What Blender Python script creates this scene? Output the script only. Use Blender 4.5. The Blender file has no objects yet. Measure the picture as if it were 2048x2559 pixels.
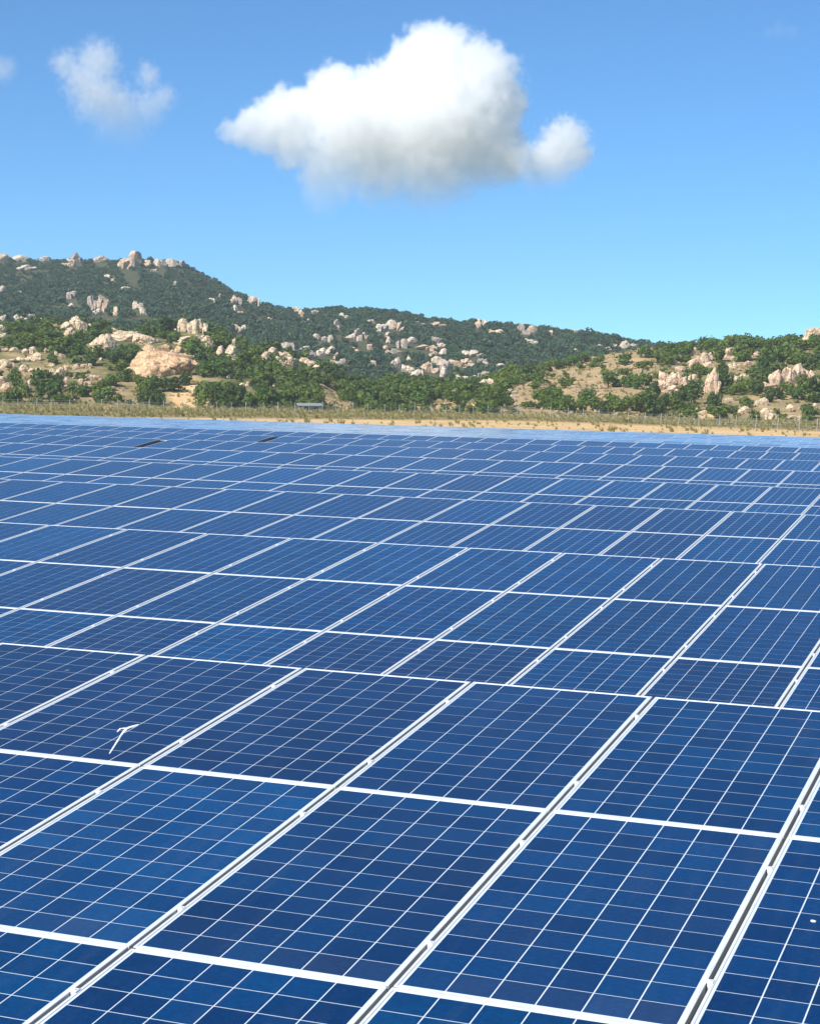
import bpy, bmesh, math, random
import numpy as np
from mathutils import Vector, Matrix, Euler

# ------------------------------------------------------------------ scene, camera, light
SC = bpy.context.scene
COL = SC.collection
random.seed(7)
RNG = np.random.default_rng(11)
rad = math.radians

CAM_P = Vector((3.0993, -9.5560, 1.5298))
YAW, PITCH, ROLL = -0.39324, -0.16871, 0.022389
cd = bpy.data.cameras.new('camera')
cam = bpy.data.objects.new('camera', cd)
COL.objects.link(cam)
fw = Vector((math.sin(YAW) * math.cos(PITCH), math.cos(YAW) * math.cos(PITCH), math.sin(PITCH)))
rt = Vector((math.cos(YAW), -math.sin(YAW), 0))
up = rt.cross(fw)
rt2 = rt * math.cos(ROLL) + up * math.sin(ROLL)
up2 = -rt * math.sin(ROLL) + up * math.cos(ROLL)
cam.matrix_world = Matrix(((rt2.x, up2.x, -fw.x, CAM_P.x), (rt2.y, up2.y, -fw.y, CAM_P.y),
                           (rt2.z, up2.z, -fw.z, CAM_P.z), (0, 0, 0, 1)))
cd.sensor_fit = 'HORIZONTAL'
cd.sensor_width = 36.0
cd.lens = 4644.8 / 2048 * 36.0
cd.shift_x = (1024 - 812.3) / 2048
cd.shift_y = (1774.6 - 1279.5) / 2048
cd.clip_start = 0.1
cd.clip_end = 20000
SC.camera = cam

SUN_EL = rad(40)
SUN_DIR = Vector((-0.42, -0.91, 0)).normalized()          # horizontal direction towards the sun
S = Vector((SUN_DIR.x * math.cos(SUN_EL), SUN_DIR.y * math.cos(SUN_EL), math.sin(SUN_EL)))
world = bpy.data.worlds.new('World')
SC.world = world
world.use_nodes = True
wn, wl = world.node_tree.nodes, world.node_tree.links
wn.clear()
sky = wn.new('ShaderNodeTexSky')
sky.sky_type = 'NISHITA'
sky.sun_disc = False
sky.sun_elevation = SUN_EL
sky.sun_rotation = math.atan2(S.x, S.y)
sky.altitude = 3900
sky.air_density = 1.0
sky.dust_density = 0.0
sky.ozone_density = 10.0
bg = wn.new('ShaderNodeBackground')
bg.inputs['Strength'].default_value = 0.109
wo = wn.new('ShaderNodeOutputWorld')
wb = wn.new('ShaderNodeMix')            # white balance of the whole sky
wb.data_type = 'RGBA'
wb.blend_type = 'MULTIPLY'
wb.inputs[0].default_value = 1.0
wb.inputs[7].default_value = (0.84, 1.08, 1.0, 1)
wl.new(sky.outputs[0], wb.inputs[6])
wl.new(wb.outputs[2], bg.inputs[0])
wl.new(bg.outputs[0], wo.inputs[0])

sl = bpy.data.lights.new('sun', 'SUN')
sl.energy = 4.9
sl.angle = rad(0.5)
sl.color = (1.0, 0.95, 0.87)
sun = bpy.data.objects.new('sun', sl)
COL.objects.link(sun)
sun.rotation_euler = S.to_track_quat('Z', 'Y').to_euler()
SC.view_settings.view_transform = 'Standard'
SC.view_settings.look = 'None'
SC.view_settings.gamma = 1
SC.view_settings.exposure = 0.52
SC.view_settings.use_curve_mapping = False
SC.render.engine = 'CYCLES'
SC.cycles.use_denoising = True
SC.cycles.max_bounces = 24
SC.cycles.diffuse_bounces = 2
SC.cycles.glossy_bounces = 2
SC.cycles.transmission_bounces = 2
SC.cycles.transparent_max_bounces = 8
SC.cycles.volume_bounces = 24
SC.cycles.volume_step_rate = 1.0
SC.cycles.volume_max_steps = 512


# ------------------------------------------------------------------ material helpers
class NT:
    def __init__(self, name):
        self.m = bpy.data.materials.new(name)
        self.m.use_nodes = True
        self.t = self.m.node_tree
        self.n, self.l = self.t.nodes, self.t.links
        self.n.clear()
        self.out = self.n.new('ShaderNodeOutputMaterial')

    def node(self, kind, **kw):
        nd = self.n.new('ShaderNode' + kind)
        for k, v in kw.items():
            setattr(nd, k, v)
        return nd

    def put(self, sock, v):
        if isinstance(v, bpy.types.NodeSocket):
            self.l.new(v, sock)
        else:
            sock.default_value = v

    def math(self, op, a, b=0.0, c=0.0, clamp=False):
        nd = self.node('Math', operation=op, use_clamp=clamp)
        for i, q in enumerate((a, b, c)):
            self.put(nd.inputs[i], q)
        return nd.outputs[0]

    def mix(self, fac, a, b, blend='MIX'):
        nd = self.node('Mix', data_type='RGBA', blend_type=blend)
        self.put(nd.inputs[0], fac)
        self.put(nd.inputs[6], a if isinstance(a, bpy.types.NodeSocket) else (*a, 1) if len(a) == 3 else a)
        self.put(nd.inputs[7], b if isinstance(b, bpy.types.NodeSocket) else (*b, 1) if len(b) == 3 else b)
        return nd.outputs[2]

    def ramp(self, fac, stops):
        nd = self.node('ValToRGB')
        el = nd.color_ramp.elements
        while len(el) < len(stops):
            el.new(0.5)
        for e, (p, c) in zip(el, stops):
            e.position = p
            e.color = (*c, 1) if len(c) == 3 else c
        self.put(nd.inputs[0], fac)
        return nd.outputs[0]

    def noise(self, vec, scale, detail=4, rough=0.55, out=0, dist=0.0):
        nd = self.node('TexNoise')
        self.put(nd.inputs['Vector'], vec)
        nd.inputs['Scale'].default_value = scale
        nd.inputs['Detail'].default_value = detail
        nd.inputs['Roughness'].default_value = rough
        nd.inputs['Distortion'].default_value = dist
        return nd.outputs[out]

    def bump(self, h, strength=0.5, dist=0.1):
        nd = self.node('Bump')
        nd.inputs['Strength'].default_value = strength
        nd.inputs['Distance'].default_value = dist
        self.l.new(h, nd.inputs['Height'])
        return nd.outputs[0]

    def principled(self, color, rough=0.6, spec=0.5, metallic=0.0, normal=None, ior=1.45, coat=None):
        nd = self.node('BsdfPrincipled')
        self.put(nd.inputs['Base Color'], color if isinstance(color, bpy.types.NodeSocket) else (*color, 1))
        self.put(nd.inputs['Roughness'], rough)
        nd.inputs['Specular IOR Level'].default_value = spec
        nd.inputs['Metallic'].default_value = metallic
        nd.inputs['IOR'].default_value = ior
        if normal is not None:
            self.l.new(normal, nd.inputs['Normal'])
        self.l.new(nd.outputs[0], self.out.inputs[0])
        return nd


def pos(nt):
    return nt.node('NewGeometry').outputs['Position']


def objco(nt):
    return nt.node('TexCoord').outputs['Object']


M = {}


def mat_cells(name, single):
    nt = NT(name)
    oi = nt.node('ObjectInfo')
    co = objco(nt)
    if single:
        rnd = oi.outputs['Random']
    else:
        sx = nt.node('SeparateXYZ')
        nt.l.new(co, sx.inputs[0])
        cx = nt.math('FLOOR', nt.math('DIVIDE', nt.math('ADD', sx.outputs[0], 0.4707), CELL_PX))
        cy = nt.math('FLOOR', nt.math('DIVIDE', nt.math('ADD', sx.outputs[1], 0.9444), CELL_PY))
        cmb = nt.node('CombineXYZ')
        nt.l.new(cx, cmb.inputs[0])
        nt.l.new(cy, cmb.inputs[1])
        nt.l.new(nt.math('MULTIPLY', oi.outputs['Random'], 91.7), cmb.inputs[2])
        wnz = nt.node('TexWhiteNoise')
        nt.l.new(cmb.outputs[0], wnz.inputs[0])
        rnd = wnz.outputs[0]
    vor = nt.node('TexVoronoi')
    nt.l.new(co, vor.inputs['Vector'])
    vor.inputs['Scale'].default_value = 55
    grain = nt.node('SeparateXYZ')
    nt.l.new(vor.outputs['Color'], grain.inputs[0])
    broad = nt.noise(pos(nt), 1.7, 2)
    val = nt.math('ADD', nt.math('MULTIPLY', rnd, 0.55), nt.math('MULTIPLY', grain.outputs[0], 0.28))
    val = nt.math('ADD', val, nt.math('MULTIPLY', broad, 0.35))
    hue = nt.ramp(val, [(0.1, (0.55, 0.62, 0.66)), (0.55, (1, 1, 1)), (1.0, (1.25, 1.55, 1.38))])
    colr = nt.mix(1.0, oi.outputs['Color'], hue, 'MULTIPLY')
    dust = nt.noise(pos(nt), 0.9, 5, 0.65)
    colr = nt.mix(nt.math('MULTIPLY', dust, nt.math('MULTIPLY', nt.math('SUBTRACT', 1.0, oi.outputs['Alpha']), 0.9)), colr, (0.56, 0.56, 0.55))
    # faint run-off streaks down the slope and a few dried splashes
    mp = nt.node('Mapping')
    mp.inputs['Scale'].default_value = (7.0, 0.55, 0.55)
    nt.l.new(pos(nt), mp.inputs[0])
    run = nt.ramp(nt.noise(mp.outputs[0], 1.6, 4, 0.6), [(0.52, (0, 0, 0)), (0.80, (1, 1, 1))])
    colr = nt.mix(nt.math('MULTIPLY', run, 0.022), colr, (0.50, 0.50, 0.48))
    vs = nt.node('TexVoronoi')
    vs.inputs['Scale'].default_value = 3.1
    nt.l.new(pos(nt), vs.inputs['Vector'])
    vc = nt.node('SeparateXYZ')
    nt.l.new(vs.outputs['Color'], vc.inputs[0])
    rads = nt.math('MULTIPLY', nt.math('POWER', vc.outputs[0], 6.0), 0.075)
    spot = nt.math('LESS_THAN', nt.math('ADD', vs.outputs['Distance'], nt.math('MULTIPLY', nt.noise(pos(nt), 30, 2), 0.03)), rads)
    colr = nt.mix(nt.math('MULTIPLY', spot, 0.22), colr, (0.62, 0.62, 0.60))
    pb = nt.principled(colr, 0.12, 0.5, ior=GLASS_IOR)
    nt.put(pb.inputs['Sheen Weight'], nt.math('ADD', 0.004, nt.math('MULTIPLY', nt.math('SUBTRACT', 1.0, oi.outputs['Alpha']), 0.8)))      # fine dusty film, raised in far rows to paint in sky glare
    pb.inputs['Sheen Roughness'].default_value = 0.35
    pb.inputs['Sheen Tint'].default_value = (0.60, 0.85, 1.0, 1)
    pb.inputs['Specular Tint'].default_value = (0.05, 0.6, 1.0, 1)      # anti-reflective coating: a blue sheen
    return nt.m


CELL_PX, CELL_PY = 0.1569, 0.1574
GLASS_IOR = 1.58
M['cell'] = mat_cells('solar_cell_blue', True)
M['cells'] = mat_cells('solar_cells_blue', False)

nt = NT('backsheet_white')
nt.principled((0.68, 0.76, 0.84), 0.12, 0.5, ior=GLASS_IOR)
M['back'] = nt.m

nt = NT('anodised_aluminium')
n_ = nt.noise(objco(nt), 9, 3)
nt.principled(nt.ramp(n_, [(0.3, (0.66, 0.67, 0.68)), (0.7, (0.78, 0.79, 0.80))]), 0.42, 0.5, 0.15)
M['frame'] = nt.m

nt = NT('shaded_web_aluminium')
nt.principled((0.46, 0.49, 0.49), 0.45, 0.5, 0.4)  # frame sides darkened to paint in the shade of the column gaps
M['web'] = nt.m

nt = NT('galvanised_steel')
n_ = nt.noise(objco(nt), 14, 4)
nt.principled(nt.ramp(n_, [(0.3, (0.38, 0.40, 0.41)), (0.7, (0.52, 0.53, 0.54))]), 0.5, 0.5, 0.6)
M['steel'] = nt.m

nt = NT('gap_shade_and_window')
nt.principled((0.012, 0.012, 0.013), 0.6)  # black for the added shade strip in the table gaps and the hut window
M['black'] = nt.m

nt = NT('dried_dropping')
n_ = nt.noise(objco(nt), 40, 4)
nt.principled(nt.ramp(n_, [(0.3, (0.62, 0.63, 0.60)), (0.6, (0.84, 0.85, 0.83))]), 0.8)
M['dropping'] = nt.m


def mat_terrain(name, base):
    nt = NT(name)
    p = pos(nt)
    dry = nt.node('Attribute', attribute_name='dry').outputs['Fac']
    sand = nt.node('Attribute', attribute_name='sand').outputs['Fac']
    big = nt.noise(p, 0.045, 5, 0.6)
    mid = nt.noise(p, 0.25, 5, 0.65)
    fine = nt.noise(p, 1.6, 4, 0.7)
    if base == 'mountain':
        col = nt.ramp(mid, [(0.28, (0.045, 0.062, 0.028)), (0.5, (0.075, 0.085, 0.042)), (0.72, (0.13, 0.115, 0.07))])
    else:
        green = nt.ramp(mid, [(0.3, (0.075, 0.095, 0.03)), (0.55, (0.15, 0.15, 0.055)), (0.75, (0.24, 0.20, 0.09))])
        dirt = nt.ramp(nt.math('ADD', nt.math('MULTIPLY', mid, 0.6), nt.math('MULTIPLY', fine, 0.4)),
                       [(0.25, (0.20, 0.16, 0.08)), (0.42, (0.34, 0.25, 0.13)), (0.6, (0.46, 0.33, 0.18)), (0.8, (0.56, 0.44, 0.27))])
        edge = nt.math('ADD', dry, nt.math('MULTIPLY', nt.math('SUBTRACT', big, 0.5), 1.1), clamp=True)
        col = nt.mix(edge, green, dirt)
        sandc = nt.ramp(nt.math('ADD', nt.math('MULTIPLY', mid, 0.5), nt.math('MULTIPLY', fine, 0.5)),
                        [(0.28, (0.38, 0.22, 0.08)), (0.42, (0.66, 0.42, 0.18)), (0.6, (0.76, 0.55, 0.29)), (0.78, (0.80, 0.66, 0.44))])
        col = nt.mix(nt.math('ADD', sand, nt.math('MULTIPLY', nt.math('SUBTRACT', mid, 0.5), 0.9), clamp=True), col, sandc)
    nt.principled(col, 0.95, 0.15, normal=nt.bump(fine, 0.6, 0.3))
    return nt.m


M['ground'] = mat_terrain('dry_grass_and_sand', 'ground')
M['foothill'] = mat_terrain('foothill_soil', 'foothill')
M['mountain'] = mat_terrain('mountain_soil', 'mountain')


def mat_rock(name):
    nt = NT(name)
    oi = nt.node('ObjectInfo')
    co = objco(nt)
    p = pos(nt)
    a = nt.noise(p, 0.55, 6, 0.65, dist=0.6)
    mp = nt.node('Mapping')
    mp.inputs['Scale'].default_value = (1.6, 1.6, 0.35)
    nt.l.new(p, mp.inputs[0])
    st = nt.noise(mp.outputs[0], 1.1, 5, 0.7)
    f = nt.math('ADD', nt.math('MULTIPLY', a, 0.6), nt.math('MULTIPLY', st, 0.4))
    c = nt.ramp(f, [(0.32, (0.34, 0.28, 0.23)), (0.44, (0.80, 0.73, 0.67)), (0.60, (1.04, 1.0, 0.96)), (0.75, (1.18, 1.12, 1.06))])
    c = nt.mix(1.0, oi.outputs['Color'], c, 'MULTIPLY')
    vo = nt.node('TexVoronoi', feature='DISTANCE_TO_EDGE')
    wv = nt.node('VectorMath', operation='ADD')
    nt.l.new(p, wv.inputs[0])
    nt.l.new(nt.noise(p, .9, 3, out=1), wv.inputs[1])
    nt.l.new(wv.outputs[0], vo.inputs['Vector'])
    vo.inputs['Scale'].default_value = 0.75
    crack = nt.math('LESS_THAN', vo.outputs['Distance'], 0.035)
    c = nt.mix(nt.math('MULTIPLY', crack, 0.55), c, (0.13, 0.095, 0.07))
    spots = nt.ramp(nt.noise(p, 2.6, 5, 0.75), [(0.58, (0, 0, 0)), (0.70, (1, 1, 1))])
    c = nt.mix(nt.math('MULTIPLY', spots, 0.40), c, (0.20, 0.17, 0.14))
    h = nt.math('SUBTRACT', nt.noise(p, 1.8, 6, 0.7), nt.math('MULTIPLY', crack, 0.25))
    nt.principled(c, 0.92, 0.2, normal=nt.bump(h, 0.9, 0.35))
    return nt.m


M['rock'] = mat_rock('weathered_granite')


def mat_leaf(name, dark, lite, yellow):
    nt = NT(name)
    oi = nt.node('ObjectInfo')
    p = pos(nt)
    n1 = nt.noise(p, 0.9, 3)
    n2 = nt.noise(p, 0.12, 3)
    rp = nt.node('NewGeometry').outputs['Random Per Island']
    f = nt.math('ADD', nt.math('MULTIPLY', n1, 0.5), nt.math('MULTIPLY', rp, 0.45))
    c = nt.ramp(f, [(0.2, dark), (0.55, lite), (0.85, yellow)])
    c = nt.mix(nt.math('MULTIPLY', oi.outputs['Random'], 0.55), c, nt.ramp(n2, [(0.35, dark), (0.6, lite), (0.75, yellow)]))
    c = nt.mix(1.0, c, oi.outputs['Color'], 'MULTIPLY')
    d = nt.principled(c, 0.65, 0.25)
    tr = nt.node('BsdfTranslucent')
    nt.l.new(c, tr.inputs[0])
    ms = nt.node('MixShader')
    ms.inputs[0].default_value = 0.34
    nt.l.new(d.outputs[0], ms.inputs[1])
    nt.l.new(tr.outputs[0], ms.inputs[2])
    nt.l.new(ms.outputs[0], nt.out.inputs[0])
    return nt.m


M['leaf'] = mat_leaf('foothill_leaves', (0.060, 0.115, 0.024), (0.135, 0.205, 0.040), (0.24, 0.30, 0.070))
M['leaf_far'] = mat_leaf('mountain_leaves', (0.045, 0.092, 0.046), (0.074, 0.138, 0.064), (0.125, 0.180, 0.086))
M['straw'] = mat_leaf('dry_grass_blades', (0.24, 0.22, 0.08), (0.42, 0.37, 0.15), (0.60, 0.52, 0.26))
nt = NT('bark')
nt.principled(nt.ramp(nt.noise(objco(nt), 6, 4), [(0.3, (0.07, 0.055, 0.04)), (0.7, (0.17, 0.14, 0.10))]), 0.9, 0.2)
M['bark'] = nt.m
nt = NT('weathered_concrete')
nt.principled(nt.ramp(nt.noise(pos(nt), 3, 4), [(0.3, (0.34, 0.33, 0.31)), (0.7, (0.48, 0.47, 0.44))]), 0.9, 0.2)
M['concrete'] = nt.m
nt = NT('sheet_metal_roof')
nt.principled(nt.ramp(nt.noise(pos(nt), 1.2, 4), [(0.3, (0.26, 0.27, 0.28)), (0.7, (0.42, 0.43, 0.43))]), 0.5, 0.4, 0.2)
M['roof'] = nt.m
nt = NT('dark_boards')
nt.principled(nt.ramp(nt.noise(pos(nt), 2.5, 4), [(0.3, (0.05, 0.045, 0.05)), (0.7, (0.13, 0.11, 0.10))]), 0.85, 0.2)
M['boards'] = nt.m
nt = NT('grey_plaster')
nt.principled(nt.ramp(nt.noise(pos(nt), 1.5, 4), [(0.3, (0.24, 0.25, 0.28)), (0.7, (0.38, 0.39, 0.42))]), 0.85, 0.2)
M['plaster'] = nt.m


# ------------------------------------------------------------------ object helpers
def mesh(name, verts, faces, mats, mi=None, smooth=False):
    me = bpy.data.meshes.new(name)
    me.from_pydata([tuple(v) for v in verts], [], [tuple(f) for f in faces])
    for m in (mats if isinstance(mats, (list, tuple)) else [mats]):
        me.materials.append(m)
    if mi is not None:
        me.polygons.foreach_set('material_index', mi)
    if smooth:
        me.polygons.foreach_set('use_smooth', [True] * len(me.polygons))
    me.update()
    return me


def link(name, data, parent=None, loc=None, rot=None, color=None):
    o = bpy.data.objects.new(name, data)
    COL.objects.link(o)
    if parent is not None:
        o.parent = parent
    if loc is not None:
        o.location = loc
    if rot is not None:
        o.rotation_euler = rot
    if color is not None:
        o.color = (*color, 1) if len(color) == 3 else color
    return o


def tag(o, label=None, cat=None, group=None, kind=None):
    for k, v in (('label', label), ('category', cat), ('group', group), ('kind', kind)):
        if v:
            o[k] = v
    return o


class Geo:
    def __init__(self):
        self.v, self.f, self.mi = [], [], []

    def box(self, x0, x1, y0, y1, z0, z1, m=0):
        b = len(self.v)
        self.v += [(x, y, z) for z in (z0, z1) for y in (y0, y1) for x in (x0, x1)]
        self.f += [(b, b + 2, b + 3, b + 1), (b + 4, b + 5, b + 7, b + 6), (b, b + 1, b + 5, b + 4),
                   (b + 2, b + 6, b + 7, b + 3), (b, b + 4, b + 6, b + 2), (b + 1, b + 3, b + 7, b + 5)]
        self.mi += [m] * 6

    def quad(self, a, b_, c, d, m=0):
        b = len(self.v)
        self.v += [a, b_, c, d]
        self.f.append((b, b + 1, b + 2, b + 3))
        self.mi.append(m)

    def tube(self, pts, radii, n=7, m=0, cap=True):
        b = len(self.v)
        pts = [Vector(p) for p in pts]
        for i, p in enumerate(pts):
            d = (pts[min(i + 1, len(pts) - 1)] - pts[max(i - 1, 0)]).normalized()
            a = d.orthogonal().normalized()
            c = d.cross(a)
            for k in range(n):
                t = 6.28318 * k / n
                self.v.append(tuple(p + (a * math.cos(t) + c * math.sin(t)) * radii[i]))
        for i in range(len(pts) - 1):
            for k in range(n):
                k2 = (k + 1) % n
                self.f.append((b + i * n + k, b + i * n + k2, b + (i + 1) * n + k2, b + (i + 1) * n + k))
                self.mi.append(m)
        if cap:
            self.f.append(tuple(b + (len(pts) - 1) * n + k for k in range(n)))
            self.mi.append(m)
            self.f.append(tuple(b + n - 1 - k for k in range(n)))
            self.mi.append(m)

    def mesh(self, name, mats, smooth=False):
        return mesh(name, self.v, self.f, mats, self.mi, smooth)


# ------------------------------------------------------------------ the lie of the land
CAM=np.array((3.0993,-9.5560,1.5298))
# bearing (tangent) -> elevation tangent of the foothill crest and of the mountain crest
NEAR=np.array([(-0.9, 0.01), (-0.45, 0.03), (-0.1886, 0.03102), (-0.176, 0.03055), (-0.1549, 0.03132), (-0.1359, 0.03243), (-0.1211, 0.03076), (-0.1021, 0.02918), (-0.0852, 0.03166), (-0.0662, 0.03253), (-0.0577, 0.02756), (-0.0492, 0.02424), (-0.0301, 0.02136), (-0.029, 0.02055), (-0.012, 0.01553), (-0.0043, 0.0132), (0.0026, 0.0071), (0.0113, 0.00457), (0.0243, 0.00507), (0.0369, 0.0068), (0.0457, 0.00553), (0.0629, 0.00507), (0.0804, 0.00753), (0.0887, 0.01145), (0.0992, 0.01499), (0.1127, 0.0163), (0.1322, 0.0206), (0.1466, 0.02376), (0.1613, 0.02566), (0.171, 0.02665), (0.1857, 0.02731), (0.1958, 0.0287), (0.2147, 0.0294), (0.2347, 0.03011), (0.2537, 0.03319), (0.2882, 0.03483), (0.45, 0.03), (0.9, 0.01)])
FAR=np.array([(-0.9, 0.02), (-0.45, 0.065), (-0.1883, 0.06277), (-0.1757, 0.06459), (-0.161, 0.06426), (-0.1384, 0.06496), (-0.1232, 0.06481), (-0.1065, 0.06631), (-0.0886, 0.06559), (-0.0823, 0.06454), (-0.076, 0.06226), (-0.0661, 0.05802), (-0.0534, 0.05219), (-0.0409, 0.04633), (-0.0258, 0.04256), (-0.0157, 0.04217), (-0.0008, 0.04477), (0.0167, 0.04391), (0.0317, 0.04216), (0.0493, 0.03922), (0.0645, 0.03725), (0.0744, 0.03806), (0.0869, 0.03624), (0.1047, 0.03492), (0.1197, 0.03375), (0.1348, 0.03278), (0.1499, 0.03038), (0.165, 0.02818), (0.179, 0.02597), (0.2045, 0.02355), (0.2572, 0.02038), (0.2894, 0.01889), (0.5, 0.02), (0.9, 0.01)])
def wob(x,y,w,seed):
    a=0.
    for k in range(5):
        t=seed*1.7+k*2.399
        a=a+np.sin((x*np.cos(t)+y*np.sin(t))*6.2832/w*(0.8+0.17*k)+seed*3.1+k*1.3)
    return a/2.6
def sm(t):
    t=np.clip(t,0,1);return t*t*(3-2*t)
def terrain(phi,r):
    s=np.tan(np.clip(phi,-1.2,1.2))
    x=r*np.sin(phi);y=r*np.cos(phi)
    zf=-1.50-0.55*sm((r-60)/70)+0.35*sm((r-240)/90)
    fade=sm((1.25-np.abs(phi))/0.5)
    e1=np.interp(s,NEAR[:,0],NEAR[:,1]);e2=np.interp(s,FAR[:,0],FAR[:,1])
    r1=np.interp(s,[-.22,-.05,.05,.25],[475,455,440,470]);r2=np.interp(s,[-.2,-.05,.05,.15],[1050,930,850,800])
    z1=CAM[2]+e1*r1;z2=CAM[2]+e2*r2
    t=np.clip((r-338)/(r1-338),0,1)
    up=zf+(z1-zf)*(0.72*t**1.05+0.28*sm(t))
    v=560+0*r;zv=zf+(z1-zf)*0.35
    down=z1+(zv-z1)*sm((r-r1)/(v-r1))
    q=np.clip((r-v)/(r2-v),0,1)
    mt=zv+(z2-zv)*(0.85*q+0.15*sm(q))
    back=z2+(zf+4-z2)*sm((r-r2)/420)
    z=np.where(r<r1,up,np.where(r<v,down,np.where(r<r2,mt,back)))
    n1=sm((r-345)/40)*(1-sm((r-540)/60));n2=sm((r-600)/120)*(1-sm((r-1300)/200))
    z=z+n1*(0.75*wob(x,y,34,1)+0.3*wob(x,y,11,2))*(0.35+0.65*np.abs(1-t))+n2*(1.5*wob(x,y,90,3)+0.9*wob(x,y,33,4))*(0.3+0.7*(1-q))
    zf2=zf
    return zf2+(z-zf2)*fade



def at(phi, r):
    """bearing (radians from the viewing direction) and distance -> x, y"""
    a = YAW + phi
    return CAM[0] + r * np.sin(a), CAM[1] + r * np.cos(a)


PATCH = [
    (0.1303, 411.0, 16.8, 174.0, 0.95),
    (0.1598, 379.0, 13.1, 23.0, 0.55),
    (0.1526, 438.0, 8.5, 179.0, 0.8),
    (-0.1517, 374.0, 12.9, 29.0, 0.5),
    (-0.162, 402.0, 7.8, 14.0, 0.45),
    (-0.0762, 349.0, 4.5, 34.0, 1.0),
    (0.0033, 377.0, 4.5, 64.0, 0.9),
    (0.2234, 362.0, 13.2, 20.0, 0.7),
    (0.2123, 416.0, 6.3, 25.0, 0.7),
    (-0.1183, 344.0, 6.7, 29.0, 0.7),
    (0.0617, 366.0, 8.7, 19.0, 0.9),
    (-0.0658, 370.0, 4.8, 8, 0.8),
    (0.2351, 386.0, 7.5, 17.0, 0.6),
    (0.1856, 430.0, 13.9, 33.0, 0.5),
    (0.2321, 429.0, 10.2, 16.0, 0.45),
    (-0.1058, 374.0, 4.0, 12.0, 0.5)
]  # bare, stony ground: bearing, distance, half width, half depth (m), bareness


def bare(phi, r):
    out = np.zeros_like(phi)
    for (p0, r0, hw, hd, k) in PATCH:
        q = ((phi - p0) * r0 / hw) ** 2 + ((r - r0) / hd) ** 2
        out = np.maximum(out, k * sm(1.5 - q))
    return out


def build_land():
    ph = np.unique(np.concatenate([np.linspace(-math.pi, -0.5, 40), np.linspace(-0.5, -0.26, 22), np.linspace(-0.26, 0.36, 300),
                                   np.linspace(0.36, 0.6, 22), np.linspace(0.6, math.pi, 40)]))
    rr = np.concatenate([[0.0], np.geomspace(2, 110, 30), np.linspace(114, 330, 60), np.linspace(332, 480, 90), np.linspace(484, 560, 18),
                         np.linspace(566, 1080, 110), np.linspace(1100, 1500, 14), np.geomspace(1600, 9000, 12)])
    P, Rm = np.meshgrid(ph, rr)
    Z = terrain(P, Rm)
    X, Y = at(P, Rm)
    dry = np.clip(bare(P, Rm), 0, 1)
    edge_r = np.interp(P, [-.18, -.05, .1, .27], [228, 252, 282, 258])
    along = sm((Rm - 100) / 20) * (1 - sm((Rm - edge_r + 8) / 20))
    flat = np.where(Rm < 340, 0.42, 0.0)
    dry = np.maximum(dry, flat)
    sand = along * 0.85
    for (p0, r0, hw, hd) in SANDBANK:
        sand = np.maximum(sand, sm(1.6 - ((P - p0) * r0 / hw) ** 2 - ((Rm - r0) / hd) ** 2))
    nr, npn = P.shape
    spans = (('ground', 0, 331, M['ground']), ('foothills', 331, 565, M['foothill']), ('mountain', 565, 1501, M['mountain']), ('plain', 1501, 9001, M['ground']))
    idx = np.arange(nr)
    for name, a, b, m in spans:
        i0 = int(np.searchsorted(rr, a, 'right') - 1) if a else 0
        i1 = int(np.searchsorted(rr, b, 'right') - 1)
        rows = slice(i0, i1 + 1)
        v = np.stack([X[rows].ravel(), Y[rows].ravel(), Z[rows].ravel()], 1)
        k = i1 - i0
        ii, jj = np.meshgrid(np.arange(k), np.arange(npn - 1), indexing='ij')
        a0 = (ii * npn + jj).ravel()
        F = np.stack([a0, a0 + 1, a0 + npn + 1, a0 + npn], 1)[:, ::-1]
        me = mesh(name, v.tolist(), F.tolist(), m, smooth=True)
        for nm, arr in (('dry', dry), ('sand', sand)):
            at_ = me.attributes.new(nm, 'FLOAT', 'POINT')
            at_.data.foreach_set('value', arr[rows].ravel().astype(np.float32))
        tag(link(name, me), kind='structure')


SANDBANK = [(-0.0762, 345.0, 3.1, 30.0), (0.1902, 346.0, 3.7, 8), (0.0585, 365.0, 1.3, 10.0), (0.0748, 363.0, 1.3, 8.0), (-0.1215, 318.0, 3.1, 22.0)
]
build_land()

# ------------------------------------------------------------------ the solar tables
TILT = 0.115922
PW, PL = 0.983, 1.932            # panel width and length
PITCH_X, PITCH_Y = 1.0, 1.945    # spacing of panels along the row and down the slope
CWX, CWY, CGX, CGY = 0.1513, 0.1528, 0.0056, 0.0046


def cell_rect(i, j):
    x = -0.5 * (6 * CWX + 5 * CGX) + i * (CWX + CGX)
    y = -0.5 * (12 * CWY + 11 * CGY) + j * (CWY + CGY)
    return x, y


def cell_shape(g, x0, y0, x1, y1, z, m, rim):
    b = len(g.v)
    ring = [(x0, y0), (x1, y0), (x1, y1), (x0, y1)]
    g.v += [(x, y, z) for x, y in ring]
    g.f.append(tuple(range(b, b + 4)))
    g.mi.append(m)
    if rim:
        g.v += [(x, y, z - 0.0006) for x, y in ring]
        for k in range(4):
            k2 = (k + 1) % 4
            g.f.append((b + k, b + 4 + k, b + 4 + k2, b + k2))
            g.mi.append(m)


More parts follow.
